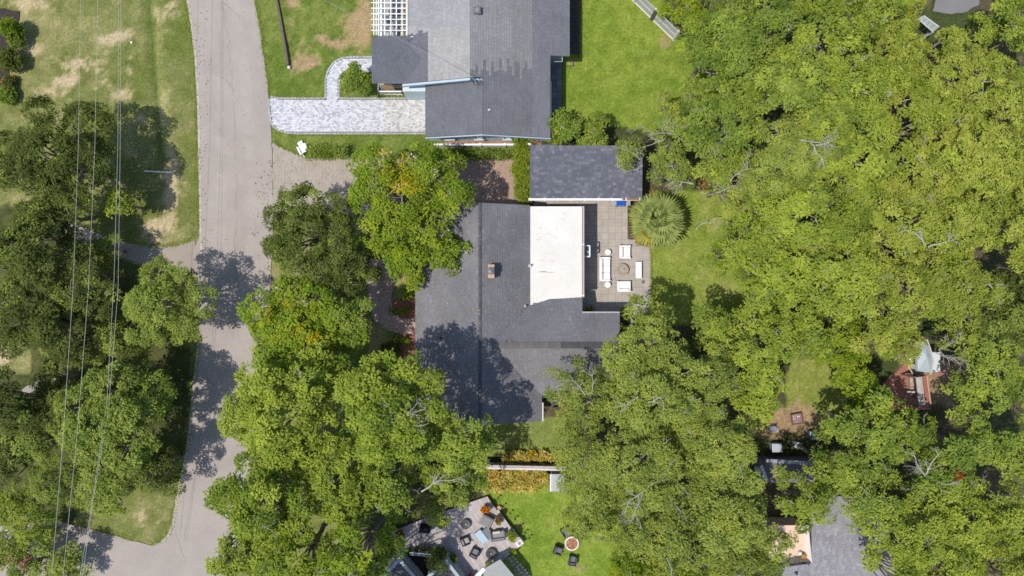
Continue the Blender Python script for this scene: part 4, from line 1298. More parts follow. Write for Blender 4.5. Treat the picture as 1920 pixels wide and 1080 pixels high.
    for sx, sy, sz, az_, sl, sr in sprays:
        w = P(sx, sy, sz - .25) - c; w.z = sz - .25
        bare_spray(bb, w, math.radians(az_), sl, pr, (.36, .34, .31), .10, sr)
    bb.build('branch', M_BARK, T)
    return T

GW_ = 'trees of the wooded right-hand side'
GL_ = 'trees left of the road'
GC_ = 'trees between the road and the houses'
GM_ = 'trees crowding the bottom centre'
T_ = [
 # px, py, R, top, kind, group, label, extras
 (98, 296, 122, 8.5, 'darkoak', GL_, 'broad dark green oak under the power lines, below the dry lawn', dict(sparse=1.05, zb_f=.2)),
 (50, 470, 92, 9, 'darkoak', GL_, 'dark oak at the left edge above the shady track, sunlit on its top', dict(zb_f=.22, accents=(('olive', .25),))),
 (150, 545, 78, 7, 'darkoak', GL_, 'very dark shaded oak beneath the two left wires, below the dirt track', dict(zb_f=.22)),
 (45, 600, 78, 8, 'darkoak', GL_, 'dark spreading oak at the left edge next to a scrap of bare lawn', dict(zb_f=.22)),
 (196, 468, 38, 4, 'olive', GL_, 'small loose olive tree growing in the fork of the dirt track', {}),
 (228, 383, 22, 4.5, 'light', GL_, 'little yellow-green sapling under the paired wires', dict(sparse=.8)),
 (312, 577, 92, 7.5, 'oak', GL_, 'round olive tree leaning over the road with drooping leaf sprays', dict(zb_f=.35, accents=(('light', .12),))),
 (210, 630, 34, 5, 'oak', GL_, 'thin young tree in the dark gap left of the round roadside tree', {}),
 (150, 650, 40, 5.5, 'darkoak', GL_, 'low shaded tree between the garden path and the dark gap', dict(zb_f=.22)),
 (30, 760, 70, 8, 'darkoak', GL_, 'dark tree at the left edge below the curved garden path', dict(zb_f=.22)),
 (78, 822, 52, 7, 'oak', GL_, 'mid-green tree left of the leftmost wire, low on the left side', {}),
 (215, 790, 112, 9, 'oak', GL_, 'large sunlit oak whose crown shades the road from the lower left', dict(accents=(('green', .25),))),
 (285, 880, 58, 6, 'darkoak', GL_, 'shaded lower part oak standing at the edge of the road', dict(zb_f=.22)),
 (200, 905, 70, 7, 'oak', GL_, 'yellowish oak above the wedge of lawn at the side street', {}),
 (110, 905, 58, 7, 'oak', GL_, 'oak crossed by the left wires just above the pale green tree', {}),
 (100, 400, 44, 6, 'olive', GL_, 'lighter olive tree below the broad oak at the left, above the dark ones', dict(sparse=.7)),
 (110, 620, 60, 8, 'darkoak', GL_, 'dark oak right of the left-edge tree, crossed by the leftmost wire', dict(zb_f=.22)),
 (92, 715, 40, 5, 'darkoak', GL_, 'low dark tree over the end of the garden path', dict(zb_f=.2, sparse=.8)),
 (20, 855, 58, 7, 'darkoak', GL_, 'dark tree at the left edge above the pale green tree', dict(zb_f=.22)),
 (130, 775, 48, 7, 'darkoak', GL_, 'dark gap-filling tree between the two left wires, low on the left', dict(zb_f=.22)),
 (260, 700, 52, 5.5, 'darkoak', GL_, 'shaded dark tree between the round roadside tree and the large sunlit oak', dict(zb_f=.2)),
 (42, 950, 62, 7, 'light', GL_, 'pale green tree at the left edge beside the side street', dict(sparse=.9)),
 (582, 446, 102, 8, 'darkoak', GC_, 'dark green oak beside the brick driveway, next to the yellow-tipped tree', dict(accents=(('green', .35),))),
 (655, 508, 58, 6.5, 'darkoak', GC_, 'smaller dark oak crown below the yellow-tipped tree', {}),
 (757, 374, 122, 8, 'bright', GC_, 'big bright green tree with a golden streak, over the brick driveway', dict(accents=(('gold', .75, 752, 340, 34), ('gold', .6, 738, 290, 16), ('gold', .35, 745, 380, 20), ('white', .07), ('lime', .12)))),
 (765, 488, 44, 6, 'bright', GC_, 'low bright green tree touching the dark roof edge, with pinkish seed heads', dict(accents=(('white', .10),))),
 (836, 470, 44, 6, 'bright', GC_, 'bright crown with pale seed heads overhanging the dark roof', dict(accents=(('white', .12), ('green', .2)))),
 (565, 620, 114, 8.5, 'bright', GC_, 'bright yellow-green tree over the road with golden patches', dict(accents=(('gold', .30, 540, 590, 50), ('gold', .5, 590, 650, 22), ('white', .08), ('lime', .30)))),
 (655, 598, 48, 7.5, 'green', GC_, 'deeper green crown right of the golden-patched tree, over the brick walk', {}),
 (545, 770, 128, 12, 'light', GC_, 'tall light green tree along the road, upper of the large roadside mass', dict(accents=(('bright', .3),), bare=3)),
 (745, 760, 112, 15.5, 'light', GC_, 'tall light green tree whose shadow falls across the dark house roof', dict(accents=(('bright', .35),), bare=3, sprays=[(735, 795, 15.0, 25, 2.4, 0.06), (735, 795, 15.0, 100, 1.8, 0.05), (737, 798, 15.0, 150, 1.9, 0.05), (740, 798, 15.0, 5, 2.2, 0.05)])),
 (862, 818, 68, 12.5, 'green', GC_, 'lower green crown against the house gable, beside pale bare limbs', dict(bare=4)),
 (505, 935, 110, 12, 'light', GC_, 'tall light green tree at the road, left of the bottom terrace', dict(accents=(('bright', .35),), bare=2)),
 (640, 890, 92, 11, 'light', GC_, 'light green tree in the middle of the large roadside mass', dict(accents=(('bright', .3),), bare=3)),
 (735, 905, 74, 10, 'green', GC_, 'shadier green tree with a dark opening round its grey trunk', dict(sparse=.72, bare=6, sprays=[(713, 835, 7, 80, 2.2, 0.11), (712, 840, 7, 130, 1.5, 0.08), (758, 840, 9, 60, 1.6, 0.05)])),
 (856, 885, 66, 9, 'green', GC_, 'thin green crown with a long curved bare limb above the terrace', dict(sparse=.75, bare=4, sprays=[(790, 922, 9, 35, 2.4, 0.07), (820, 902, 9.2, 15, 2.4, 0.05), (815, 838, 9, 30, 1.6, 0.05)])),
 (560, 1050, 108, 12, 'light', GC_, 'light green tree filling the bottom edge left of the angular house', dict(accents=(('lime', .12),), bare=3)),
 (676, 1042, 80, 13.5, 'bright', GC_, 'bright green tree beside the corner of the angular house', dict(bare=2, sparse=.8)),
 (650, 1150, 100, 13, 'light', GC_, 'light green tree on the bottom edge whose shade dapples the terrace', dict(sparse=.33)),
 (455, 1030, 50, 10, 'light', GC_, 'outer light green crown reaching over the road near the bottom', {}),
 (822, 946, 36, 5, 'olive', GC_, 'small olive tree overhanging the upper edge of the terrace', dict(sparse=.7, bare=2)),
 (664, 149, 26, 3.2, 'green', None, 'round bright green bush inside the curve of the pale paver walk', dict(zb_f=.1, lobes_n=9, cov=1.3)),
 (1052, 240, 38, 4, 'green', None, 'round dark green shrub at the corner of the grey roof, left one', dict(zb_f=.1, lobes_n=10)),
 (1112, 246, 34, 3.6, 'green', None, 'round green shrub right of its twin, above the garage roof', dict(zb_f=.1, lobes_n=10)),
 (1204, 640, 84, 11, 'olive', GM_, 'olive tree overlapping the patio corner and the end of the house wing', dict(bare=3)),
 (1100, 745, 78, 10, 'olive', GM_, 'olive tree pressing against the right gable of the dark house', dict(bare=5, sprays=[(1098, 740, 9.8, 130, 1.8, 0.06), (1108, 738, 9.8, 95, 1.7, 0.05)])),
 (1225, 745, 100, 12, 'olive', GM_, 'tall olive tree with pale twigs, at the middle of the lower wood', dict(bare=7, sprays=[(1195, 745, 12, 200, 1.8, 0.05), (1215, 755, 12, 35, 1.8, 0.05)])),
 (1320, 700, 78, 11, 'olive', GM_, 'olive tree standing below the patio lawn, beside the lighter trees', dict(bare=3)),
 (1095, 858, 74, 10, 'olive', GM_, 'olive tree hiding the end of the garden fence', dict(bare=4)),
 (1200, 868, 102, 12, 'olive', GM_, 'wide olive tree with long grey bare limbs, right of the small shed', dict(bare=8, sparse=.93, sprays=[(1222, 905, 11.8, 215, 2.6, 0.08), (1205, 925, 11.8, 245, 2.2, 0.06), (1215, 915, 11.8, 40, 2.0, 0.06)])),
 (1330, 830, 92, 12, 'olive', GM_, 'olive tree left of the low dark-roofed outbuilding', dict(bare=5)),
 (1120, 960, 64, 9, 'olive', GM_, 'olive tree leaning over the round fire pit lawn', dict(bare=3, sparse=.9)),
 (1240, 990, 92, 11, 'olive', GM_, 'olive tree above the lime bushes at the bottom edge', dict(bare=5, sprays=[(1250, 1045, 10.5, -90, 2.2, 0.05), (1252, 1040, 10.5, 80, 1.2, 0.04)])),
 (1352, 955, 92, 11.5, 'olive', GM_, 'olive tree left of the peach roof terrace', dict(bare=4)),
 (1395, 1050, 66, 9, 'olive', GM_, 'olive tree at the bottom edge against the grey shingled roof', dict(bare=3)),
 (1180, 1066, 46, 4, 'lime', GM_, 'lime green bush with golden tips at the bottom edge', dict(zb_f=.1, accents=(('gold', .12),))),
 (1262, 1072, 44, 5, 'bright', GM_, 'bright green bush at the bottom edge beside a dark gap', dict(zb_f=.1)),
 (1408, 650, 84, 10, 'light', GM_, 'light green tree with round leaf clumps below the patio lawn', dict(bare=2)),
 (1335, 612, 44, 8, 'green', GM_, 'smaller green tree poking into the patio lawn from below', {}),
 (1410, 732, 62, 9, 'light', GM_, 'light green tree bordering the bright gap with the wooden pallet', dict(bare=3)),
 (1286, 14, 42, 5, 'lime', GW_, 'feathery lime green bamboo clump behind the wire fence', dict(zb_f=.15)),
 (1310, 52, 30, 5, 'lime', GW_, 'lime yellow shrub just right of the wire fence', dict(zb_f=.15)),
 (1345, 100, 84, 11, 'green', GW_, 'green tree whose crown edges the bright lawn near the wire fence', dict(bare=3, accents=(('olive', .2),))),
 (1262, 235, 62, 8, 'olive', GW_, 'thin tree with white dead twigs beside the twin shrubs', dict(sparse=.72, bare=9, sprays=[(1262, 250, 8, 165, 2.6, 0.05), (1245, 262, 8, 200, 2.0, 0.04), (1285, 270, 8, -20, 2.2, 0.05), (1280, 262, 8, 140, 2.0, 0.04)])),
 (1350, 235, 92, 11, 'green', GW_, 'green tree right of the thin white-twigged tree', dict(bare=6, accents=(('olive', .2),))),
 (1178, 290, 26, 5, 'olive', GW_, 'loose leafy branch end lying over the right of the garage roof', dict(sparse=.6, bare=4, sprays=[(1205, 310, 5.2, 200, 1.8, 0.04), (1200, 300, 5.2, 150, 1.7, 0.04)])),
 (1265, 322, 50, 7, 'olive', GW_, 'low olive tree between garage roof and palm, with silvery twigs', dict(sparse=.85, bare=5, sprays=[(1300, 345, 7, 185, 2.2, 0.06), (1275, 330, 7, 120, 1.4, 0.04)])),
 (1430, 60, 78, 11, 'green', GW_, 'green tree at the top edge right of the lime bamboo', dict(bare=2)),
 (1465, 170, 96, 12, 'green', GW_, 'large green tree in the upper wood with small dark gaps', dict(bare=5, accents=(('olive', .2),))),
 (1375, 345, 74, 9, 'olive', GW_, 'olive tree with russet leaf tips above the patio lawn', dict(bare=6, accents=(('russet', .06),), sprays=[(1370, 340, 9, 30, 1.8, 0.05), (1380, 348, 9, 200, 2.0, 0.05)])),
 (1475, 300, 86, 11, 'olive', GW_, 'olive tree with a bright dead branch, in the upper wood', dict(bare=8, sprays=[(1500, 262, 11.2, -15, 2.6, 0.06), (1520, 268, 11.2, -60, 1.7, 0.05), (1530, 272, 11.2, 25, 1.6, 0.05)])),
 (1555, 70, 90, 12, 'light', GW_, 'light green tree at the top edge left of the glazed lean-to', dict(bare=4)),
 (1585, 190, 98, 12, 'light', GW_, 'light green tree with forked grey twigs, upper wood', dict(bare=6)),
 (1668, 100, 62, 9, 'yellow', GW_, 'yellow-olive tree just below the glazed lean-to', dict(bare=3)),
 (1385, -12, 56, 10, 'green', GW_, 'green tree cut by the top edge, right of the lime bamboo', dict(bare=1)),
 (1500, -8, 52, 10, 'light', GW_, 'light green tree cut by the top edge in the upper wood', dict(bare=1)),
 (1332, 1068, 42, 6, 'green', GM_, 'green bushy tree at the bottom edge between two olive trees', {}),
 (1640, 30, 46, 9, 'green', GW_, 'green tree at the top edge left of the glazed lean-to roof', dict(bare=1)),
 (1758, 92, 38, 8, 'yellow', GW_, 'yellow-olive tree directly below the glazed lean-to roof', dict(bare=1)),
 (1848, 44, 44, 9, 'green', GW_, 'green tree right of the far road at the top edge', dict(bare=1)),
 (1905, 525, 50, 9, 'darkoak', GW_, 'dark green tree at the right edge just above the darker oak', {}),
 (1690, 20, 34, 7, 'yellow', GW_, 'small golden-green tree at the top edge beside the far road', dict(accents=(('gold', .12),))),
 (1705, 215, 86, 11, 'yellow', GW_, 'yellow-olive tree with a small dark hole in its crown', dict(bare=5)),
 (1805, 170, 104, 12, 'yellow', GW_, 'wide yellow-olive tree near the top right corner', dict(bare=3)),
 (1885, 60, 78, 11, 'green', GW_, 'green tree in the top right corner', dict(bare=2, accents=(('light', .3),))),
 (1905, 190, 66, 11, 'light', GW_, 'light green tree at the right edge near the top', dict(bare=2)),
 (1600, 310, 92, 11, 'light', GW_, 'light green tree left of the reddish gap in the wood', dict(bare=4, accents=(('yellow', .3),))),
 (1710, 330, 78, 11, 'yellow', GW_, 'yellow-olive tree right of the reddish gap in the wood', dict(bare=4)),
 (1812, 300, 92, 12, 'yellow', GW_, 'dense yellow-olive tree in the upper right wood', dict(bare=2)),
 (1895, 330, 76, 12, 'yellow', GW_, 'yellow-olive tree at the right edge with a pale bare limb', dict(bare=4)),
 (1395, 465, 76, 9.5, 'light', GW_, 'light green tree bulging into the right side of the patio lawn', dict(bare=3, accents=(('bright', .3),), sprays=[(1335, 418, 6, 205, 1.5, 0.045), (1340, 425, 6, -10, 1.6, 0.04)])),
 (1478, 410, 82, 11, 'light', GW_, 'light green tree behind the patio lawn, below the dead branch', dict(bare=4)),
 (1462, 520, 88, 10.5, 'light', GW_, 'bright light green tree right of the patio lawn corner', dict(bare=3, accents=(('bright', .35),))),
 (1570, 420, 84, 11, 'light', GW_, 'yellow-green tree with one orange leaf patch, centre of the wood', dict(bare=3, accents=(('yellow', .4), ('russet', .9, 1541, 425, 11)))),
 (1665, 430, 84, 11.5, 'yellow', GW_, 'yellow-olive tree crossed by a curved dark gap', dict(bare=3)),
 (1765, 425, 92, 12, 'yellow', GW_, 'broad yellow-olive tree with thick grey limbs showing', dict(bare=6, sprays=[(1735, 460, 11.8, 140, 1.6, 0.07), (1740, 463, 11.8, 15, 1.5, 0.06)])),
 (1880, 440, 74, 11, 'yellow', GW_, 'yellow-olive tree at the right edge above the dark green one', dict(bare=3)),
 (1570, 530, 84, 11, 'light', GW_, 'light green tree above the feathery lime clump', dict(bare=5, accents=(('yellow', .3),))),
 (1670, 545, 88, 11.5, 'yellow', GW_, 'yellow-olive tree over the reddish ground left of the white bucket', dict(bare=5)),
 (1775, 540, 84, 11.5, 'yellow', GW_, 'yellow-olive tree above the pale blue cabana roof', dict(bare=5)),
 (1640, 625, 50, 8, 'yellow', GW_, 'small yellow-olive tree left of the blue cabana roof', dict(bare=4)),
 (1690, 645, 34, 7, 'yellow', GW_, 'loose crown half covering the blue cabana roof', dict(bare=3, sparse=.75)),
 (1790, 640, 40, 8, 'yellow', GW_, 'yellow-olive crown with white limbs, right of the blue cabana roof', dict(bare=6, sparse=.8, sprays=[(1752, 660, 8, -5, 2.2, 0.06), (1762, 655, 8, 30, 1.9, 0.05), (1760, 655, 8, -40, 1.4, 0.05)])),
 (1502, 622, 56, 9, 'light', GW_, 'light green tree left of the feathery lime bamboo by the pallet lawn', dict(bare=2)),
 (1640, 160, 60, 10, 'light', GW_, 'light green tree between the forked-twig tree and the yellow-olive ones', dict(bare=2)),
 (1530, 250, 60, 10, 'green', GW_, 'green tree filling the middle of the upper wood', dict(bare=2)),
 (1840, 390, 60, 10, 'yellow', GW_, 'yellow-olive tree between two larger ones near the right edge', dict(bare=2)),
 (1575, 645, 62, 6, 'lime', GW_, 'feathery lime green bamboo clump beside the pallet lawn', dict(accents=(('bright', .5),), zb_f=.2)),
 (1605, 725, 44, 6, 'bright', GW_, 'bright shrub left of the red brick terrace', dict(zb_f=.2)),
 (1888, 590, 74, 9, 'darkoak', GW_, 'darker green oak at the right edge, middle height', dict(accents=(('green', .6),))),
 (1840, 690, 82, 9.5, 'green', GW_, 'mid-green oak right of the shed with the plank roof', dict(accents=(('olive', .3),))),
 (1900, 740, 56, 9, 'green', GW_, 'green oak at the right edge right of a dark hollow', {}),
 (1640, 810, 86, 10, 'green', GW_, 'green oak below the red brick terrace', dict(bare=1)),
 (1562, 868, 60, 9, 'green', GW_, 'green oak right of the low dark-roofed outbuilding', dict(bare=1)),
 (1735, 870, 84, 10.5, 'green', GW_, 'green oak beside a white-limbed gap and a red leaf patch', dict(bare=9, accents=(('red', .45, 1778, 886, 12),), sprays=[(1735, 890, 10.4, 120, 2.0, 0.055), (1737, 890, 10.4, 60, 2.0, 0.055), (1735, 893, 10.4, 155, 1.8, 0.05), (1740, 892, 10.4, -15, 1.8, 0.05)])),
 (1820, 830, 72, 10, 'green', GW_, 'green oak right of the red leaf patch', dict(bare=1)),
 (1895, 860, 62, 10, 'green', GW_, 'green oak at the right edge, lower part', dict(accents=(('light', .3),))),
 (1440, 1012, 40, 9, 'olive', GM_, 'olive branches hanging over the left side of the peach roof terrace', dict(bare=2)),
 (1500, 930, 62, 10, 'light', GW_, 'light green tree above the peach roof terrace', dict(bare=3, accents=(('olive', .4),))),
 (1620, 930, 72, 10.5, 'green', GW_, 'green tree overhanging the top of the grey shingled roof', dict(bare=2, accents=(('light', .3),))),
 (1700, 985, 80, 10.5, 'light', GW_, 'light green tree right of the grey shingled roof', dict(bare=3, accents=(('yellow', .25),))),
 (1672, 1064, 48, 9, 'light', GW_, 'light green tree over the roof edge at the bottom', dict(bare=1)),
 (1790, 960, 80, 11, 'light', GW_, 'light green tree with a grey stump-like gap beside it', dict(bare=3, accents=(('yellow', .25),))),
 (1770, 1055, 74, 10.5, 'light', GW_, 'light green tree with a golden patch at the bottom edge', dict(bare=2, accents=(('gold', .3, 1760, 1010, 26), ('yellow', .3)))),
 (1875, 975, 74, 11, 'light', GW_, 'light green tree at the right edge near the bottom', dict(bare=2, accents=(('yellow', .3),))),
 (1880, 1062, 66, 11, 'yellow', GW_, 'yellow-olive tree in the bottom right corner', dict(bare=2)),
]
seen_l = set()
for i, (px, py, R, zt, kd, grp, lab, ex) in enumerate(T_):
    nm = 'bush' if zt < 4.3 else ('bamboo' if 'bamboo' in lab else 'tree')
    make_tree(nm, lab, px, py, R, zt, kd, grp, 100 + i, cat=('bush' if nm == 'bush' else nm), **ex)
print('leaves', N_LEAVES)

# ------------------------------------------------------------------ shrubs and small plants
def leafy(name, label, cat, pts, rb, nl, L, W, mat, seed, z0=.0, group=None, accents=(), base=None, flat=.6, parent=None, wild=.6):
    """foliage gathered round the given points (world x, y, z)"""
    rng = np.random.RandomState(seed)
    bp = np.array([tuple(p) for p in pts], float); m = len(bp)
    if parent is None:
        o = thing(name, label, cat, base or (float(bp[:, 0].mean()), float(bp[:, 1].mean()), z0), 0, group); org = np.array(o.location)
    else:
        o = parent; org = np.array(base)
    bi = np.repeat(np.arange(m), nl); N = len(bi)
    dr = unit(rng.normal(0, 1, (N, 3))); dr[:, 2] = np.abs(dr[:, 2]) * 1.0 - .15; dr = unit(dr)
    rr = rb * rng.rand(N) ** .5
    p = bp[bi] + dr * rr[:, None] * np.array([1, 1, flat]) - org
    d = unit(dr + rng.normal(0, .4, (N, 3))); nr = unit(dr * .5 + np.array([0, 0, .8]) + rng.normal(0, wild * .6, (N, 3)))
    mats = [LEAF[mat]]; mi = np.zeros(N, int)
    for an, sh in accents:
        mats.append(LEAF[an]); mi = np.where((rng.rand(m) < sh)[bi] & (rng.rand(N) < .7), len(mats) - 1, mi)
    tint = np.clip(rng.normal(.45, .2, m)[bi] + rng.normal(0, .2, N), 0, 1)
    me = leaf_mesh('foliage', p, d, nr, L * rng.uniform(.7, 1.3, N), W * rng.uniform(.7, 1.3, N), tint, mats, mi)
    link('foliage', me, o)
    return o

def strip_pts(x0, y0, x1, y1, z, step, rng, wob=.1):
    a, b = P(x0, y0, z), P(x1, y1, z)
    n = []
    xs = np.arange(min(a.x, b.x), max(a.x, b.x) + 1e-6, step); ys = np.arange(min(a.y, b.y), max(a.y, b.y) + 1e-6, step)
    return [(x + rng.uniform(-wob, wob), y + rng.uniform(-wob, wob), zz + rng.uniform(-.1, .12)) for x in xs for y in ys for zz in ((z * .45, z) if z > .6 else (z,))]

def stems(o, pts, base, col=(.16, .13, .10), r=.02):
    mb = MB(); b = Vector(base)
    for p in pts:
        q = Vector(p) - b
        mb.tube([(q.x * .8, q.y * .8, -.05), (q.x, q.y, max(.1, q.z))], [r, r * .6], col, 4, False)
    return mb.build('stem', M_BARK, o)

pr = random.Random(31)
pts = strip_pts(578, 270, 652, 291, .8, .34, pr)
h = leafy('hedge', 'clipped green hedge beside the white lawn chair', 'hedge', pts, .34, 60, .15, .07, 'green', 61, accents=(('olive', .3),)); stems(h, pts[::9], h.location)
pts = strip_pts(838, 279, 962, 292, .9, .34, pr)
h = leafy('hedge', 'dark hedge along the foot of the white rail fence', 'hedge', pts, .34, 60, .15, .07, 'green', 62, accents=(('darkoak', .5),)); stems(h, pts[::9], h.location)
# tall yellow-green grass beside the garage
rng = np.random.RandomState(5)
pts = [(P(978 + rng.normal(0, 7) + max(0, (py - 330) * .10), py).x, P(978, py).y, .5 + rng.rand() * .9) for py in np.linspace(268, 378, 150)]
o = leafy('bamboo_screen', 'tall yellow-green bamboo screen along the left wall of the garage', 'bamboo', pts, .45, 46, .36, .05, 'lime', 63, flat=.8, accents=(('light', .4), ('yellow', .2)), wild=.9); stems(o, pts[::5], o.location, (.25, .27, .08))
# low planting by the pale drive
for k, px in enumerate((716, 726, 737, 748, 759, 770, 781, 792)):
    p = P(px, 176.5); pts = [(p.x + pr.uniform(-.12, .12), p.y + pr.uniform(-.1, .1), .2) for _ in range(4)]
    leafy('shrub', 'low spiky green plant in the row under the light blue wall', 'shrub', pts, .22, 36, .24, .04, 'light', 70 + k, group='row of spiky plants below the blue wall', accents=(('lime', .3),))
# front garden shrubs of the middle house
for k, (px, py, r_, m_, lab) in enumerate(((770, 548, 16, 'bright', 'bright shrub in the mulch bed against the dark roof edge'), (762, 581, 9, 'bright', 'small bright plant in the mulch just above the brick walk'),
        (741, 584, 8, 'green', 'small dark green plant at the bend of the brick walk'), (762, 640, 8, 'bright', 'small bright plant in the mulch below the brick walk'), (742, 634, 8, 'green', 'small dark plant at the lower side of the brick walk'),
        (775, 530, 8, 'russet', 'reddish plant at the house wall above the mulch bed'), (735, 660, 22, 'darkoak', 'dark shaded shrub below the brick walk'), (704, 515, 12, 'green', 'green shrub at the top of the brick walk'),
        (1103, 583, 9, 'bright', 'bright green plant in the shady patio corner by the wall'), (1166, 584, 8, 'green', 'dark green plant at the lower patio edge'))):
    p = P(px, py); rr = r_ / S
    pts = [(p.x + pr.uniform(-1, 1) * rr * .7, p.y + pr.uniform(-1, 1) * rr * .7, .15 + pr.random() * .45) for _ in range(max(5, int(rr * rr * 40)))]
    leafy('shrub', lab, 'shrub', pts, min(.3, rr * .7), 46, .17, .09, m_, 90 + k)
# flower border at the upper left corner
for k, (px, py, r_, z, m_, lab, acc) in enumerate(((4, 45, 16, 2.2, 'bright', 'rounded bright shrub at the left edge near the top left corner', ()), (22, 70, 13, 1.3, 'green', 'grey-green shrub in the dark border near the top left corner', (('white', .08),)),
        (6, 105, 20, 1.6, 'darkoak', 'dark shrub in the border at the left edge', ()), (12, 152, 9, .7, 'darkoak', 'small bedding plant with one orange bloom in the left border', (('fallen', .3),)), (4, 175, 14, 1.0, 'green', 'low plant at the lower end of the left border', ()))):
    p = P(px, py, z); rr = r_ / S
    pts = [(p.x + rr * math.cos(t) * s_, p.y + rr * math.sin(t) * s_, z * (1 - .5 * s_ * s_) * pr.uniform(.7, 1)) for t, s_ in ((pr.uniform(0, 6.3), pr.random() ** .5) for _ in range(int(22 + rr * rr * 50)))]
    o = leafy('shrub', lab, 'shrub', pts, .32, 55, .17, .08, m_, 120 + k, accents=acc); stems(o, pts[::8], o.location)
# flowering bushes in the bottom left corner
for k, (px, py, R, lab, acc) in enumerate(((12, 1030, 40, 'flowering bush with bright pink blooms in the bottom left corner', (('bloom', .06),)), (70, 1010, 44, 'green bush spilling onto the side street at the lower left', (('white', .03),)),
        (48, 1062, 40, 'dark bush with pink flowers on the bottom edge at the left', (('bloom', .12),)), (120, 1062, 36, 'dark bush under the wires on the bottom edge at the left', ()))):
    T_k = 'oak' if k != 1 else 'green'
    make_tree('bush', lab, px, py, R, 3.4, T_k, 'bushes at the lower left corner', 700 + k, cat='bush', zb_f=.1, accents=acc, bare=2 if k == 0 else 0)

# ragged grass where lawns meet road and paving
def grass_fringe(lines, n_per_m, seed):
    rng = np.random.RandomState(seed); P_, D_ = [], []
    for ln, spread in lines:
        q = np.array([tuple(P(*t).xy) for t in ln]); 
        for a, b in zip(q[:-1], q[1:]):
            k = int(np.linalg.norm(b - a) * n_per_m) + 1
            t = rng.rand(k, 1); pp = a + (b - a) * t
            nrm_ = np.array([-(b - a)[1], (b - a)[0]]) / max(1e-6, np.linalg.norm(b - a))
            pp = pp + nrm_ * (rng.normal(-spread * .4, spread * 1.3, (k, 1)))
            P_.append(np.concatenate([pp, rng.uniform(.02, .055, (k, 1))], 1))
    p = np.concatenate(P_); N = len(p)
    az = rng.uniform(0, 6.283, N); d = unit(np.stack([np.cos(az), np.sin(az), rng.uniform(.02, .35, N)], 1))
    nr = unit(np.array([0, 0, 1.]) + rng.normal(0, .5, (N, 3)))
    me = leaf_mesh('grass', p, d, nr, rng.uniform(.10, .24, N), rng.uniform(.02, .045, N), np.clip(rng.normal(.35, .25, N), 0, 1), [LEAF['olive'], LEAF['yellow']], (rng.rand(N) < .5).astype(int))
    return tag(link('grass', me), kind='stuff')
grass_fringe([([(348, 0), (357, 50), (364, 110), (368, 180), (370, 260), (372, 360), (373, 430)], .10), (ROAD_L2, .12), ([(366, 436), (356, 450), (320, 462), (283, 462), (230, 450)], .10),
              ([(479, 0), (490, 60), (500, 130), (506, 182)], .10), ([(512, 262), (526, 275), (572, 294), (640, 294)], .07), ([(517, 182), (530, 183), (610, 183)], .05), ([(540, 252), (800, 253)], .05),
              ([(250, 1012), (190, 996), (140, 983)], .12), ([(1221, 470), (1221, 590)], .05), ([(1036, 213), (1056, 213), (1056, 104), (1088, 104), (1090, 0)], .06), ([(982, 1014), (914, 930)], .06)], 75, 9)

# orange crotons either side of the garden fence: rosettes of big leaves
def croton(px, py, R, seed, lab, grp, mats=('croton', .5)):
    p = P(px, py, .35); rng = np.random.RandomState(seed)
    pts = [(p.x + rng.uniform(-.6, .6) * R, p.y + rng.uniform(-.6, .6) * R, .30 + .35 * rng.rand()) for _ in range(7)]
    o = leafy('croton', lab, 'croton', pts, R * .60, 22, .30, .10, 'croton', seed, group=grp, accents=(('gold', .16), ('lime', .14), ('fallen', .05)), base=(p.x, p.y, 0), flat=.8)
    stems(o, pts, o.location, (.20, .12, .07), .012)
for i in range(10):
    croton(950 + 11.4 * i, 856 + pr.uniform(-3.0, 3.0), .56, 300 + i, 'orange and yellow croton in the narrow row above the garden fence', 'crotons above the garden fence')
for row in range(3):
    for i in range(11):
        if row == 2 and i > 8: continue
        croton(914 + 11.0 * i + 4 * (row % 2), 888 + 11.5 * row + pr.uniform(-2, 2), .50, 330 + row * 20 + i, 'yellow and orange croton in the wide bed below the garden fence', 'crotons below the garden fence')

# fan palm beside the patio
def fan_leaf(rng, L, n=22, old=False):
    mb = MB()
    verts, faces = [], []
    pet = L * .50
    mb.tube([(0, 0, 0), (pet * .5, 0, .10 * L), (pet, 0, .12 * L)], [.022, .018, .012], (.5, .5, .5), 4, False)
    for i in range(n):
        a = (i / (n - 1) - .5) * math.radians(250)
        ll = L * .56 * (1 - .28 * abs(a) / 2.2) * rng.uniform(.88, 1.1)
        b = Vector((pet, 0, .12 * L)); d = Vector((math.cos(a), math.sin(a), 0)); s = Vector((-d.y, d.x, 0))
        w = .052 * L
        z = .05 * L * math.cos(a * .7)
        m_ = b + d * ll * .55 + Vector((0, 0, z))
        t_ = b + d * ll + Vector((0, 0, z - ll * rng.uniform(.18, .42)))
        mb.face([b, m_ - s * w, t_, m_ + s * w + Vector((0, 0, w * .6))], (1, 1, 1))
    return mb
rngp = random.Random(77)
pc = P(1233, 414, 3.2)
PM = thing('fan_palm', 'big round fan palm with feathery green fronds at the patio corner', 'palm', (pc.x, pc.y, 0))
mb = MB(); mb.tube([(0, 0, -.1), (.05, .0, 1.2), (0, .03, 2.6)], [.26, .21, .20], (.20, .16, .12), 10); mb.build('trunk', M_BARK, PM)
fan_me = {}
for kind_, ln in (('palm', 1.75), ('palm', 1.55), ('palm', 1.35), ('palmold', 1.6)):
    for v in range(2):
        mb = fan_leaf(rngp, ln)
        me = mb.data('frond', LEAF[kind_])
        at = me.attributes.new('tint', 'FLOAT', 'FACE')
        at.data.foreach_set('value', np.clip(np.random.RandomState(v + int(ln * 100)).normal(.45, .28, len(me.polygons)), 0, 1).astype(np.float32))
        fan_me.setdefault((kind_, ln), []).append(me)
nf = 58
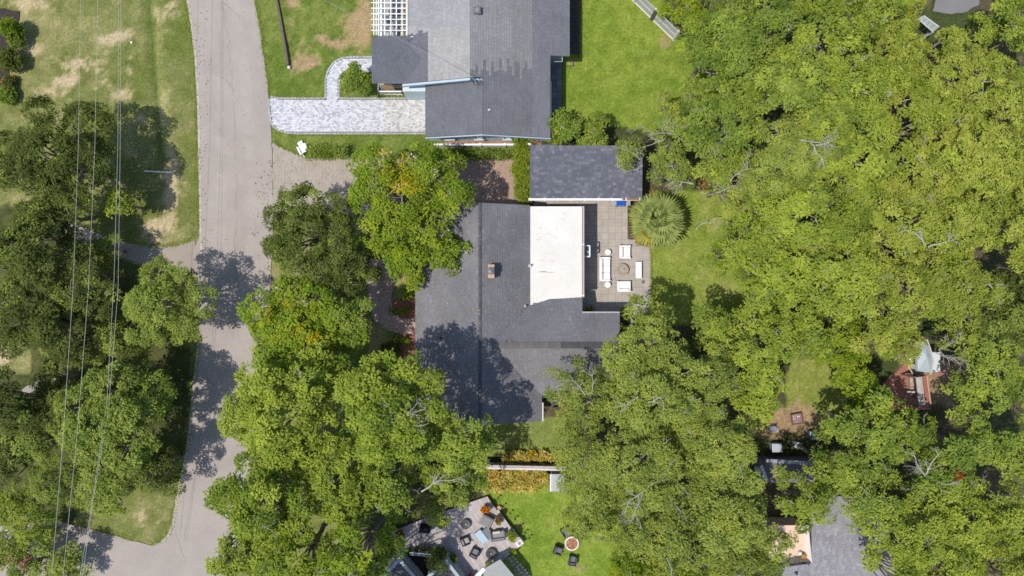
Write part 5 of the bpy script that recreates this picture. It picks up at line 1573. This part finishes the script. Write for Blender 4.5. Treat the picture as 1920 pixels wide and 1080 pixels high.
for i in range(nf):
    t = i / nf
    az = i * 2.39996 + rngp.uniform(-.15, .15)
    el = math.radians(82 - 92 * t ** .85 + rngp.uniform(-14, 14))
    if t > .6 and rngp.random() < .38: key = ('palmold', 1.6)
    else: key = rngp.choice([('palm', 1.75), ('palm', 1.55)] if t > .3 else [('palm', 1.55), ('palm', 1.35)])
    o = link('frond', rngp.choice(fan_me[key]), PM, (.10 * math.cos(az), .10 * math.sin(az), 2.75 - .5 * t))
    o.rotation_euler = (rngp.uniform(-.3, .3), -el, az)
    k = rngp.uniform(1.15, 1.62) if t > .25 else rngp.uniform(1.0, 1.3)
    o.scale = (k, k, k)
# ------------------------------------------------------------------ patio furniture
WHT = (.80, .79, .775)
PZ = .05
def cushion(name, parent, c, s, col=WHT, rz=0, bev=.06, tilt=None, mat=None):
    mb = MB(); mb.box(c, s, col, rz, bev, tilt); return mb.build(name, mat or M_FABRIC, parent)
def frame_seat(parent, w, d, h, col=(.20, .17, .15), mat=None, name='frame'):
    """low frame on four legs"""
    mb = MB(); mb.box((0, 0, h - .05), (w, d, .08), col); f = mb.build(name, mat or M_WOOD, parent)
    for sx in (-1, 1):
        for sy in (-1, 1):
            mb = MB(); mb.box((sx * (w / 2 - .05), sy * (d / 2 - .05), (h - .09) / 2), (.07, .07, h - .09), col); mb.build('leg', mat or M_WOOD, parent)
    return f
def sofa(label, px, py, w, d, rz, group, seats, cat='sofa', name='sofa', arm=.16):
    """backrest towards local +y"""
    p = P(px, py)
    T = thing(name, label, cat, (p.x, p.y, PZ), rz, group)
    frame_seat(T, w, d, .26)
    for i in range(seats):
        cw = (w - 2 * arm) / seats
        cushion('seat_cushion', T, (-w / 2 + arm + cw * (i + .5), -.10, .35), (cw - .015, d - .22, .17))
        cushion('back_cushion', T, (-w / 2 + arm + cw * (i + .5), d / 2 - .19, .54), (cw - .02, .17, .42), tilt=-.12)
    cushion('backrest', T, (0, d / 2 - .06, .46), (w, .12, .46))
    for s in (-1, 1): cushion('armrest', T, (s * (w / 2 - arm / 2), -.06, .40), (arm, d - .13, .30), bev=.04)
    return T
GP = 'white cushioned seats on the patio'
sofa('long white sofa on the patio with its back to the flat white roof', 1132.5, 505, 2.05, .95, math.pi / 2, GP, 3)
sofa('white armchair at the upper side of the round patio table', 1170, 473, 1.12, .96, math.pi / 2, GP, 1, 'armchair', 'armchair')
sofa('white armchair at the lower side of the round patio table', 1168, 537, 1.12, .90, math.pi, GP, 1, 'armchair', 'armchair')
p = P(1196, 506.5)
BN = thing('bench', 'plain white padded bench on the lawn side of the patio', 'bench', (p.x, p.y, PZ))
frame_seat(BN, .50, 1.38, .26); cushion('seat_cushion', BN, (0, 0, .36), (.52, 1.40, .20))
p = P(1166, 506)
RT = thing('round_table', 'round beige patio table with rings and a dark centre', 'table', (p.x, p.y, PZ))
mb = MB(); mb.lathe((0, 0, 0), [(.26, 0), (.22, .08), (.16, .25), (.24, .33)], (.26, .22, .18), 18); mb.build('pedestal', M_PAVE, RT)
mb = MB(); ringc = [(.34, .29, .235), (.25, .21, .17)]
mb.lathe((0, 0, 0), [(.24, .33), (.50, .34), (.515, .37), (.50, .395)] + [(x, .397, ringc[i % 2]) for i, x in enumerate((.46, .42, .38, .34, .30, .26, .22))] + [(.14, .40, (.36, .31, .25)), (.0, .401, (.36, .31, .25))], (.33, .28, .23), 32); mb.build('table_top', M_PAVE, RT)
mb = MB(); mb.lathe((.08, .01, .40), [(.12, 0), (.10, .07), (.04, .08)], (.42, .36, .29), 14); mb.lathe((.08, .05, .47), [(.06, 0), (.055, .05), (.0, .08)], (.10, .09, .08), 8); mb.build('centre_bowl', M_PAVE, RT)
for lab, px, py in (('small round white side table above the long sofa', 1138.5, 473.5), ('small round white side table below the long sofa', 1138, 534)):
    p = P(px, py)
    t = thing('side_table', lab, 'table', (p.x, p.y, PZ), 0, 'round white side tables on the patio')
    mb = MB(); mb.lathe((0, 0, 0), [(.17, 0), (.13, .2), (.17, .40)], (.7, .69, .67), 18); mb.build('pedestal', M_PLASTIC, t)
    mb = MB(); mb.lathe((0, 0, 0), [(.17, .40), (.245, .41), (.25, .44), (.235, .455), (0, .456)], (.80, .79, .77), 22); mb.build('table_top', M_PLASTIC, t)
# grill under the garage eave
p = P(1161, 381.5)
GR = thing('grill', 'grey grill cart with a blue cover, under the garage gutter', 'grill', (p.x, p.y, PZ))
mb = MB(); mb.box((0, 0, .42), (.72, .60, .84), (.22, .23, .24), 0, .03); mb.build('cabinet', M_METAL, GR)
for s in (-1, 1):
    mb = MB(); mb.box((s * .58, 0, .86), (.44, .56, .05), (.33, .35, .37), 0, .015); mb.build('side_shelf', M_METAL, GR)
    for sy in (-1, 1):
        mb = MB(); mb.tube([(s * .74, sy * .22, 0), (s * .74, sy * .22, .84)], .02, (.3, .3, .3), 5); mb.build('leg', M_METAL, GR)
mb = MB()
for i in range(9):
    a0, a1 = math.pi * i / 9, math.pi * (i + 1) / 9
    f = lambda a, x: (x, -.31 * math.cos(a), .86 + .22 * math.sin(a))
    mb.face([f(a0, -.36), f(a0, .36), f(a1, .36), f(a1, -.36)][::1], (.02, .085, .42))
    for x, rev in ((-.36, 0), (.36, 1)):
        q = [(x, 0, .86), f(a0, x), f(a1, x)]; mb.face(q[::-1] if rev else q, (.02, .07, .36))
mb.build('cover', M_FABRIC, GR)
mb = MB(); mb.tube([(-.28, -.34, .96), (.28, -.34, .96)], .018, (.5, .5, .52), 6); mb.build('handle', M_METAL, GR)
# bracket with lamp on the white-roofed wall
p = P(1100, 471, 2.6)
LM = thing('wall_lantern', 'white open bracket with a lantern on the wall below the white roof edge', 'lantern', (p.x, p.y, 2.6))
for y in (-.44, .44):
    mb = MB(); mb.box((-.05, y, 0), (.62, .10, .10), (.62, .70, .74)); mb.build('bracket_arm', M_PAINT, LM)
mb = MB(); mb.box((.24, 0, .0), (.11, .86, .09), (.62, .70, .74)); mb.build('bracket_bar', M_PAINT, LM)
mb = MB(); mb.lathe((.10, -.05, -.35), [(.05, 0), (.13, .04), (.14, .26), (.10, .32), (.03, .42)], (.42, .45, .46), 10); mb.build('lantern_glass', M_PLASTIC, LM)
# floor drain and small leaves on patio
p = P(1206, 528.5); mb = MB(); mb.box((p.x, p.y, .052), (.25, .26, .012), (.12, .105, .09)); tag(mb.build('floor_drain', M_METAL), 'small dark square drain in the patio paving below the white bench', 'drain')

# lawn chair near the road: adirondack shape
p = P(571, 282)
AD = thing('lawn_chair', 'white slatted lawn chair on the grass by the brick driveway', 'chair', (p.x, p.y, 0), math.radians(-152))
for i in range(5):
    mb = MB(); mb.box((-.24 + .12 * i, .30 + .0, .62), (.105, .05, .78), (.84, .84, .85), 0, .01, -.35); mb.build('back_slat', M_PAINT, AD)
for i in range(5):
    mb = MB(); mb.box((0, .14 - .115 * i, .31 + .025 * i), (.56, .10, .03), (.84, .84, .85)); mb.build('seat_slat', M_PAINT, AD)
for s in (-1, 1):
    mb = MB(); mb.box((s * .34, -.02, .52), (.13, .72, .035), (.86, .86, .87)); mb.build('armrest', M_PAINT, AD)
    mb = MB(); mb.box((s * .30, -.32, .25), (.07, .09, .50), (.8, .8, .81)); mb.build('leg', M_PAINT, AD)
    mb = MB(); mb.box((s * .27, .30, .17), (.06, .5, .1), (.8, .8, .81), 0, 0, -.4); mb.build('leg', M_PAINT, AD)
mb = MB(); mb.box((0, -.62, .20), (.42, .34, .04), (.83, .83, .84), .1); mb.build('foot_rest', M_PAINT, AD)
p = P(297, 322, .5)
WP = thing('pole', 'slim white pole lying across the verge beside the road', 'pole', (p.x, p.y, 0), math.radians(-2))
mb = MB(); mb.tube([(-1.12, 0, .62), (1.12, 0, .30)], [.055, .06], (.66, .66, .64), 8); mb.build('shaft', M_PAINT, WP)
mb = MB(); mb.box((1.12, 0, .15), (.14, .14, .32), (.4, .38, .35)); mb.build('foot', M_PAINT, WP)

# kerb beam along the upper lawn
mb = MB(); pts = [P(515, -20, .1), P(523, 20, .1), (P(530, 60, .1)), (P(536, 95, .1)), (P(540, 122, .1))]
LE = thing('lawn_edging', 'dark timber edging strip in the lawn beside the road', 'edging', (0, 0, 0))
for i in range(len(pts) - 1):
    a, b = pts[i], pts[i + 1]; m_ = (a + b) / 2
    mb = MB(); mb.box((m_.x, m_.y, .09), ((b - a).length - .02, .20, .24), (.13, .10, .085), math.atan2((b - a).y, (b - a).x), .02); mb.build('timber', M_WOOD, LE)
p = P(542, 127); mb = MB(); mb.box((p.x, p.y, .05), (.22, .25, .14), (.55, .53, .5), .2, .02); mb.build('end_block', M_PAVE, LE)

# ------------------------------------------------------------------ timber terrace at the bottom
DK = [(913, 931), (981, 1016), (976, 1023), (943, 1051), (900, 1090), (900, 1140), (700, 1140), (742, 1032), (721, 1003), (806, 968)]
DZ = .45
dpoly = [(P(x, y, DZ).x, P(x, y, DZ).y) for x, y in DK]
mb = MB(); mb.prism(dpoly, -.05, DZ - .04, (.10, .085, .075)); DKo = mb.build('terrace', M_WOOD); DKo['kind'] = 'structure'
r = random.Random(21)
du = Vector((.50, -.866)).normalized()       # planks run down to the right
du = (Vector(P(806, 1080).xy) - Vector(P(722, 905).xy)).normalized()
du = Vector((.56, -.83)).normalized()
dn_ = Vector((-du.y, du.x))
W = .165
cs = [Vector(q).dot(dn_) for q in dpoly]
k = math.floor(min(cs) / W)
nb_ = 0
while k * W < max(cs):
    v = (k + .5) * W
    xs = []
    for i in range(len(dpoly)):
        a, b = Vector(dpoly[i]), Vector(dpoly[(i + 1) % len(dpoly)])
        va, vb = a.dot(dn_), b.dot(dn_)
        if (va > v) != (vb > v):
            t = (v - va) / (vb - va); xs.append((a + (b - a) * t).dot(du))
    xs.sort()
    for i in range(0, len(xs) - 1, 2):
        if xs[i + 1] - xs[i] < .1: continue
        cuts = [xs[i]]
        while xs[i + 1] - cuts[-1] > 4.2: cuts.append(cuts[-1] + r.uniform(2.2, 3.8))
        cuts.append(xs[i + 1])
        for u0, u1 in zip(cuts, cuts[1:]):
            c = du * ((u0 + u1) / 2) + dn_ * v
            mb = MB(); mb.box((c.x, c.y, DZ - .02), (u1 - u0 - .01, W - .012, .05), jit((.40, .36, .35), .13, r), math.atan2(du.y, du.x)); mb.build('plank', M_WOOD, DKo); nb_ += 1
    k += 1
print('planks', nb_)
def deck_chair(name, label, px, py, w, d, rz, col, cush, group=None, z=DZ, cat='chair', h=.62, wood=None):
    """boxy lounge chair: backrest towards local +y"""
    p = P(px, py, z)
    T = thing(name, label, cat, (p.x, p.y, z + .005), rz, group)
    frame_seat(T, w, d, .27, col, M_PLASTIC)
    mb = MB(); mb.box((0, d / 2 - .05, .27 + (h - .27) / 2), (w, .10, h - .27), col, 0, .02); mb.build('backrest', M_WOOD, T)
    for s in (-1, 1):
        mb = MB(); mb.box((s * (w / 2 - .045), -.04, .44), (.09, d - .10, .34 if wood is None else .06), wood or col, 0, .015); mb.build('armrest', M_WOOD, T)
    cushion('seat_cushion', T, (0, -.05, .34), (w - .20, d - .16, .14), cush, bev=.04)
    cushion('back_cushion', T, (0, d / 2 - .17, .48), (w - .22, .13, .30), cush, bev=.05, tilt=-.15)
    return T
GD = 'seats on the timber terrace'
BK = (.035, .035, .038)
deck_chair('armchair', 'grey cushioned lounge armchair with wooden arms near the upper right terrace edge', 912, 974, .98, .98, math.radians(-28), (.12, .115, .11), (.20, .205, .215), GD, wood=(.36, .27, .18))
deck_chair('sofa', 'grey terrace sofa with a beige cushion, right of the glass table', 934, 1001, 1.25, .78, math.radians(188), (.14, .14, .145), (.22, .225, .24), GD, cat='sofa')
p = P(931, 998, 1.0); mb = MB(); mb.box((0, 0, 0), (.62, .18, .16), (.55, .48, .36), math.radians(8), .05); o = tag(mb.build('cushion', M_FABRIC), 'long beige cushion lying on the grey terrace sofa', 'cushion'); o.location = (p.x, p.y, 1.02)
deck_chair('chair', 'black square-framed chair at the left of the glass table', 873, 1011, .68, .70, math.radians(112), BK, (.30, .29, .28), GD)
deck_chair('chair', 'black square-framed chair below the glass table, turned towards it', 890.5, 1033.5, .70, .74, math.radians(152), BK, (.17, .17, .18), GD)
# glass table, a pale sky reflection painted into the top's colour
p = P(902.5, 1007, DZ + .42)
GT = thing('glass_table', 'long glass-topped table reflecting the pale sky, in the middle of the terrace', 'table', (p.x, p.y, DZ), math.radians(-52))
mb = MB(); mb.box((0, 0, .40), (1.12, .62, .03), (.36, .47, .56), 0, .008); mb.build('table_top', M_GLASS, GT)
mb = MB(); mb.box((0, 0, .355), (1.16, .66, .05), (.20, .19, .18)); mb.build('frame', M_WOOD, GT)
for sx in (-1, 1):
    for sy in (-1, 1):
        mb = MB(); mb.box((sx * .52, sy * .28, .165), (.06, .06, .33), (.18, .17, .16)); mb.build('leg', M_WOOD, GT)
p = P(915, 1000, DZ + .3)
OT = thing('ottoman', 'wide grey ottoman between the glass table and the terrace sofa', 'ottoman', (p.x, p.y, DZ), math.radians(-52))
mb = MB(); mb.box((0, 0, .19), (.95, .66, .30), (.17, .18, .185), 0, .05); mb.build('cushion', M_FABRIC, OT)
for sx in (-1, 1):
    for sy in (-1, 1):
        mb = MB(); mb.box((sx * .4, sy * .26, .03), (.07, .07, .07), (.1, .1, .1)); mb.build('foot', M_WOOD, OT)
# fire bowls: dark woven rings
for lab, px, py, rr in (('dark round woven fire bowl near the upper terrace edge', 873.5, 981, .42), ('dark round woven fire bowl at the lower right of the terrace', 921, 1036, .46)):
    p = P(px, py, DZ)
    T = thing('fire_bowl', lab, 'fire bowl', (p.x, p.y, DZ), 0, 'round fire bowls on the terrace')
    mb = MB(); mb.lathe((0, 0, 0), [(rr * .55, 0), (rr * .95, .18), (rr, .30), (rr * .93, .34), (rr * .80, .31, (.13, .125, .13)), (rr * .62, .27, (.07, .07, .07)), (rr * .5, .25, (.16, .15, .15)), (rr * .36, .22, (.05, .05, .05)), (0, .20, (.05, .05, .05))], (.095, .09, .095), 26); mb.build('bowl', M_METAL, T)
    mb = MB(); mb.lathe((0.02, 0, .2), [(.10, 0), (.09, .08), (.03, .15)], (.34, .32, .30), 9); mb.build('stone', M_PAVE, T)
    mb = MB()
    for k in range(16):
        a = 2 * math.pi * k / 16
        mb.tube([(rr * 1.0 * math.cos(a), rr * 1.0 * math.sin(a), .31), (rr * .62 * math.cos(a), rr * .62 * math.sin(a), .29)], .012, (.2, .19, .19), 4, False)
    mb.build('spoke_ring', M_METAL, T)
# black barbecue
p = P(798, 990, DZ)
BB = thing('barbecue', 'black covered barbecue on the shaded left part of the terrace', 'barbecue', (p.x, p.y, DZ), math.radians(-8))
mb = MB(); mb.box((0, .12, .48), (.88, .52, .96), (.022, .023, .028), 0, .08); mb.build('body', M_FABRIC, BB)
mb = MB(); mb.box((.02, .14, 1.02), (.60, .36, .14), (.03, .03, .036), 0, .06); mb.build('lid', M_FABRIC, BB)
mb = MB(); mb.box((-.04, -.34, .80), (.40, .44, .05), (.045, .055, .07), 0, .015); mb.build('side_shelf', M_METAL, BB)
mb = MB(); mb.tube([(-.04, -.5, 0), (-.04, -.5, .78)], .025, (.05, .05, .05), 5); mb.build('leg', M_METAL, BB)
# pots and plants on the terrace
def potted(label, px, py, r_, mat, seed, pot=(.25, .14, .09), h=.42, group=None, accents=(), name='potted_plant', rb=None, n=None, z=DZ, L=.2, W=.09):
    p = P(px, py, z); R = r_ / S
    T = thing(name, label, 'plant', (p.x, p.y, z), 0, group)
    pr_ = min(.26, R * .6)
    mb = MB(); mb.lathe((0, 0, 0), [(pr_ * .7, 0), (pr_, h), (pr_ * 1.06, h + .03), (pr_ * .9, h + .03), (pr_ * .85, h - .03), (0, h - .02)], pot, 14); mb.build('pot', M_PAVE, T)
    rng = random.Random(seed)
    pts = [(p.x + rng.uniform(-1, 1) * R * .55, p.y + rng.uniform(-1, 1) * R * .55, z + h + .08 + rng.random() * R * .8) for _ in range(n or max(6, int(R * R * 60)))]
    leafy('', '', '', pts, rb or min(.3, R * .6), 36, L, W, mat, seed, accents=accents, parent=T, base=(p.x, p.y, z), flat=.8)
    return T
GPT = 'potted plants on the terrace'
potted('potted plant with bright orange leaves at the top corner of the terrace', 910, 950, 9, 'fallen', 801, group=GPT)
potted('plum and yellow-green potted plant at the right terrace edge, upper one', 934, 968, 7, 'russet', 802, group=GPT, accents=(('darkoak', .4),))
potted('yellow-green potted plant beside the plum-coloured one', 936, 974, 6, 'lime', 803, group=GPT)
potted('large yellow-green potted plant right of the grey terrace sofa', 959, 1000, 10, 'lime', 804, group=GPT, accents=(('gold', .2),))
potted('yellow-green plant at the lower right terrace corner', 962, 1032, 7, 'lime', 805, group=GPT, z=0, accents=(('gold', .2),))
potted('round green fern in a pot on the upper terrace edge', 829, 973, 12, 'bright', 806, group=GPT, L=.3, W=.05)
potted('dark potted plant with russet leaves at the left terrace edge', 752, 996, 9, 'russet', 807, group=GPT, accents=(('green', .4),))
potted('big reddish-pink shrub on the left corner of the terrace', 736, 1019, 12, 'russet', 808, group=GPT, accents=(('croton', .3),))
potted('tall round green plant beside the parapet of the angular house', 851, 1040, 9, 'green', 809, group=GPT, L=.28, W=.05)
for k, px in enumerate((767, 783.5, 794, 806)):
    potted(('leftmost', 'second from left', 'third from left', 'rightmost')[k] + ' of the four small dark pots in a row along the house railing', px, 1027.5, 5 if k else 6, 'darkoak', 820 + k, (.06, .06, .06), .3, group='row of small dark pots', rb=.16, L=.14)
potted('brown-leaved potted plant at the bottom edge of the terrace', 884, 1076, 6, 'russet', 830, group=GPT)
potted('dark green mounded plant against the pale canopy roof', 922, 1058, 10, 'green', 831, group=GPT, z=1.2, accents=(('bright', .4),))
p = P(826, 1032, DZ)
BS = thing('crate', 'dark slatted crate by the house railing on the terrace', 'crate', (p.x, p.y, DZ), .05)
for i in range(6):
    mb = MB(); mb.box((-.29 + .115 * i, 0, .36), (.075, .44, .03), (.09, .08, .07)); mb.build('slat', M_WOOD, BS)
mb = MB(); mb.box((0, 0, .17), (.64, .40, .34), (.035, .03, .03)); mb.build('body', M_WOOD, BS)
# shady courtyard with a small tree between the two wings
make_tree('courtyard_tree', 'small dark-leaved tree in the triangular courtyard of the angular house', 822, 1052, 17, 3.0, 'darkoak', None, 880, zb_f=.3, accents=(('croton', .04),))
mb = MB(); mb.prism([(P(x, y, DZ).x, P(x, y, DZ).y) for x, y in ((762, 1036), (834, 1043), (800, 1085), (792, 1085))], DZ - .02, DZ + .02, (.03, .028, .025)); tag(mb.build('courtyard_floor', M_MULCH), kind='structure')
# white planter box on the lower terrace corner
p = P(974, 1018, .6)
PL = thing('planter', 'pale planter box with a dark round inset on the right terrace corner', 'planter', (p.x, p.y, .0), math.radians(38))
mb = MB(); mb.box((0, 0, .34), (.62, .50, .66), (.62, .60, .58), 0, .04); mb.build('box', M_PAINT, PL)
mb = MB(); mb.lathe((0, 0, .67), [(.15, 0), (.15, .015), (.10, .015), (.09, .004), (0, .004)], (.2, .2, .2), 14); mb.build('inset', M_METAL, PL)
p = P(936, 951); mb = MB(); mb.lathe((0, 0, 0), [(.16, 0), (.22, .12), (.20, .26), (.08, .33)], (.55, .32, .22), 10); o = tag(mb.build('clay_jar', M_PAVE), 'small terracotta jar on the grass at the upper right terrace edge', 'jar'); o.location = (p.x, p.y, 0)
# garden lights in the lawn along the terrace
for k, (px, py) in enumerate(((934, 931), (944, 946), (957, 959), (966, 970), (976, 984), (985, 995), (992, 1005))):
    p = P(px, py)
    T = thing('path_light', 'thin dark path light in the lawn along the terrace edge', 'light', (p.x, p.y, 0), 0, 'path lights along the terrace')
    mb = MB(); mb.tube([(0, 0, 0), (0, 0, .45)], .018, (.03, .03, .03), 6); mb.build('stake', M_METAL, T)
    mb = MB(); mb.lathe((0, 0, .45), [(.025, 0), (.09, .03), (.085, .06), (.02, .11)], (.045, .045, .045), 10); mb.build('lamp_shade', M_METAL, T)
# fire pit with its stone ring and three black chairs on the grass
p = P(1072, 1018)
FP = thing('fire_pit', 'round fire pit with a pale stone ring and brown chips, on the lawn', 'fire pit', (p.x, p.y, 0))
r = random.Random(3)
sv = []
for q in range(4):
    mb = MB(); mb.box((0, 0, .09), (.195, .15, .20), jit((.62, .55, .50), .12, r), 0, .02); sv.append(mb.data('stone', M_PAVE))
for k in range(18):
    a = 2 * math.pi * k / 18; link('stone', r.choice(sv), FP, (.54 * math.cos(a), .54 * math.sin(a), 0), a + math.pi / 2)
mb = MB(); mb.lathe((0, 0, 0), [(.47, .06), (.3, .08), (0, .09)], (.30, .15, .085), 18); mb.build('bark_bed', M_MULCH, FP)
mb = MB()
for k in range(150):
    a, q = r.uniform(0, 6.28), .44 * math.sqrt(r.random())
    mb.box((q * math.cos(a), q * math.sin(a), .10 + r.uniform(0, .02)), (.09, .05, .02), r.choice([(.42, .20, .11), (.25, .11, .06), (.5, .3, .2), (.36, .16, .10)]), r.uniform(0, 3))
mb.build('bark_chips', M_MULCH, FP, kind='stuff')
for lab, px, py, rz in (('black low lawn chair above the fire pit, half under the tree', 1060, 995, -150 + 180), ('black low lawn chair left of the fire pit', 1046, 1028.5, 70), ('black low lawn chair below the fire pit with a grey cushion', 1073, 1047.5, 170)):
    deck_chair('lawn_chair', lab, px, py, .66, .74, math.radians(rz), (.065, .068, .074), (.14, .145, .155), 'black chairs round the fire pit', z=0.0, h=.7)
# stepping stones between terrace and lawn
r = random.Random(10)
SP = sheet('stepping_path', [(948, 1046), (962, 1040), (1000, 1090), (980, 1100)], .02, (.25, .25, .12), M_GROUND, 1.2, 51)
for i in range(9):
    for j in range(2):
        p = P(955 + 4.6 * i + j * 6 + r.uniform(-1, 1), 1047 + 5.2 * i - j * 4 + r.uniform(-1, 1))
        n = 7; poly = [(p.x + r.uniform(.09, .14) * math.cos(t * 6.283 / n), p.y + r.uniform(.08, .13) * math.sin(t * 6.283 / n)) for t in range(n)]
        mb = MB(); mb.prism(poly, 0, .05 + r.uniform(0, .01), jit((.52, .48, .36), .12, r)); mb.build('stone', M_PAVE, SP)

# small shed under the trees above the fire pit lawn
p = P(1045, 905, 1.6)
SD = thing('garden_shed', 'small grey garden shed with a white roof edge, by the orange croton bed', 'shed', (p.x, p.y, 0))
mb = MB(); mb.box((.05, 0, .78), (.95, 1.30, 1.56), (.42, .42, .42)); mb.build('wall', M_PAINT, SD)
for i in range(5):
    mb = MB(); mb.box((-.40 + .225 * i, 0, 1.62 - .012 * i), (.215, 1.42, .06), jit((.33, .34, .37), .06, r)); mb.build('roof_panel', M_METAL, SD)
mb = MB(); mb.box((-.56, 0, 1.63), (.09, 1.44, .09), (.74, .74, .72)); mb.build('edge_trim', M_PAINT, SD)
mb = MB(); mb.box((-.44, -.1, .8), (.05, .6, 1.3), (.33, .33, .34)); mb.build('door', M_PAINT, SD)

# pallet lawn on the right: pallet, crates and tables
p = P(1491.5, 784)
PA = thing('pallet', 'brown slatted wooden pallet on bare ground in the right-hand clearing', 'pallet', (p.x, p.y, .03), math.radians(10))
for i in range(6):
    mb = MB(); mb.box((-.40 + .16 * i, 0, .20), (.115, .88, .03), jit((.30, .20, .19), .2, r)); mb.build('slat', M_WOOD, PA)
for y in (-.42, .42):
    mb = MB(); mb.box((0, y, .26), (.96, .07, .10), (.12, .065, .06)); mb.build('rim', M_WOOD, PA)
for x in (-.45, .45):
    mb = MB(); mb.box((x, 0, .255), (.07, .78, .10), (.11, .06, .055)); mb.build('rim', M_WOOD, PA)
for y in (-.3, 0, .3):
    mb = MB(); mb.box((0, y, .10), (.86, .09, .16), (.14, .09, .08)); mb.build('runner', M_WOOD, PA)
for k in range(4):
    q = P(1486 + r.uniform(-3, 10), 780 + r.uniform(-3, 9)); mb = MB(); mb.lathe((0, 0, 0), [(.05, 0), (.07, .03), (.03, .07)], (.6, .58, .6), 7); o = tag(mb.build('pebble', M_PAVE), 'small pale stone lying on the brown slatted pallet', 'stone', 'pale stones on the pallet'); o.location = (q.x, q.y, .25)
def bin_box(label, px, py, w, d, h, col, rz=0, name='storage_box', rim=None):
    p = P(px, py, h)
    T = thing(name, label, 'box', (p.x, p.y, 0), rz, 'boxes in the right-hand clearing')
    mb = MB(); mb.box((0, 0, (h - .06) / 2), (w * .94, d * .94, h - .06), tuple(c * .5 for c in col), 0, .02); mb.build('body', M_PLASTIC, T)
    mb = MB(); mb.box((0, 0, h - .03), (w, d, .06), col, 0, .02); mb.build('lid', M_PLASTIC, T)
    for s in (-1, 1):
        mb = MB(); mb.box((s * w * .3, -d / 2 - .01, h - .12), (.08, .03, .08), rim or (.1, .1, .11)); mb.build('latch', M_PLASTIC, T)
    return T
bin_box('pale blue-grey box lid in the clearing, left of the dark gap', 1457.5, 840, .82, .72, .8, (.40, .43, .48), .03)
bin_box('pale box half hidden by leaves, right of the dark gap', 1497, 835, .56, .48, .6, (.42, .48, .54), -.3)
bin_box('dark-rimmed teal box under the green oak', 1526.5, 817, .66, .72, .7, (.12, .20, .20), .05)
p = P(1446, 801)
T = thing('bicycle_rack', 'low dark frame with a pale ring at the left side of the clearing', 'frame', (p.x, p.y, 0), .05)
mb = MB(); mb.box((0, .20, .45), (.72, .06, .06), (.05, .045, .06)); mb.build('top_bar', M_METAL, T)
for s in (-1, 1):
    mb = MB(); mb.box((s * .33, .20, .22), (.05, .05, .44), (.05, .045, .06)); mb.build('leg', M_METAL, T)
mb = MB()
mb.tube([(.22 + .20 * math.cos(a), -.18 + .16 * math.sin(a), .42) for a in [i * .5236 for i in range(13)]], .025, (.5, .5, .58), 5, False); mb.build('ring', M_METAL, T)
mb = MB(); mb.box((0, -.08, .38), (.60, .46, .05), (.26, .25, .30)); mb.build('shelf', M_METAL, T)
# satellite dish ring and white items by the low outbuilding
p = P(1431, 886, 1.2)
T = thing('garden_urn', 'white ring-shaped urn at the corner of the low outbuilding', 'urn', (p.x, p.y, 0))
mb = MB(); mb.lathe((0, 0, 0), [(.30, 0), (.36, .5), (.42, 1.15), (.42, 1.22), (.30, 1.22), (.28, 1.1), (0, 1.08)], (.58, .58, .57), 18); mb.build('bowl', M_PAVE, T)
# ------------------------------------------------------------------ overhead wires
def wire(label, pts, z, rad, group='overhead power lines', col=(.52, .52, .51)):
    mb = MB(); q = []
    for i in range(len(pts) - 1):
        for k in range(6):
            t = k / 6; q.append(P(pts[i][0] + (pts[i + 1][0] - pts[i][0]) * t, pts[i][1] + (pts[i + 1][1] - pts[i][1]) * t, z))
    q.append(P(*pts[-1], z))
    mb.tube(q, rad, col, 5); return tag(mb.build('power_line', M_METAL), label, 'wire', group)
wire('leftmost single overhead wire running down the left of the picture', [(152, -60), (151, 0), (147, 270), (137, 540), (119, 810), (97, 1080), (92, 1140)], 9.3, .0095)
wire('second overhead wire from the left, between the single one and the close pair', [(184, -60), (183, 0), (178, 270), (166, 540), (145, 810), (118, 1080), (112, 1140)], 9.3, .0095)
wire('left wire of the close pair of overhead wires', [(223, -60), (222.6, 0), (221, 270), (214, 520), (200, 760), (172, 945), (150, 1080), (140, 1140)], 8.6, .0095)
wire('right wire of the close pair of overhead wires', [(226.5, -60), (226.5, 0), (225.5, 270), (221.5, 540), (204, 760), (173.5, 945), (155, 1080), (146, 1140)], 8.6, .0095)
mb = MB(); a = P(440, -90, 7.5); b = Vector((mast.x + .22, mast.y - .1, mast.z + .55)); q = []
for i in range(25):
    t = i / 24; p = a.lerp(b, t); p.z -= 1.1 * 4 * t * (1 - t) * .35; q.append(p)
mb.tube(q, .012, (.36, .36, .37), 5); tag(mb.build('service_wire', M_METAL), 'thin service wire slanting across the yard to the grey roof mast', 'wire')

# small white marker and leaves litter on lawns
p = P(247, 80); mb = MB(); mb.lathe((0, 0, 0), [(.09, 0), (.09, .06), (.05, .08), (0, .08)], (.8, .8, .8), 10); o = tag(mb.build('valve_cap', M_PLASTIC), 'small white round cap in the dry lawn under the wires', 'cap'); o.location = (p.x, p.y, 0)
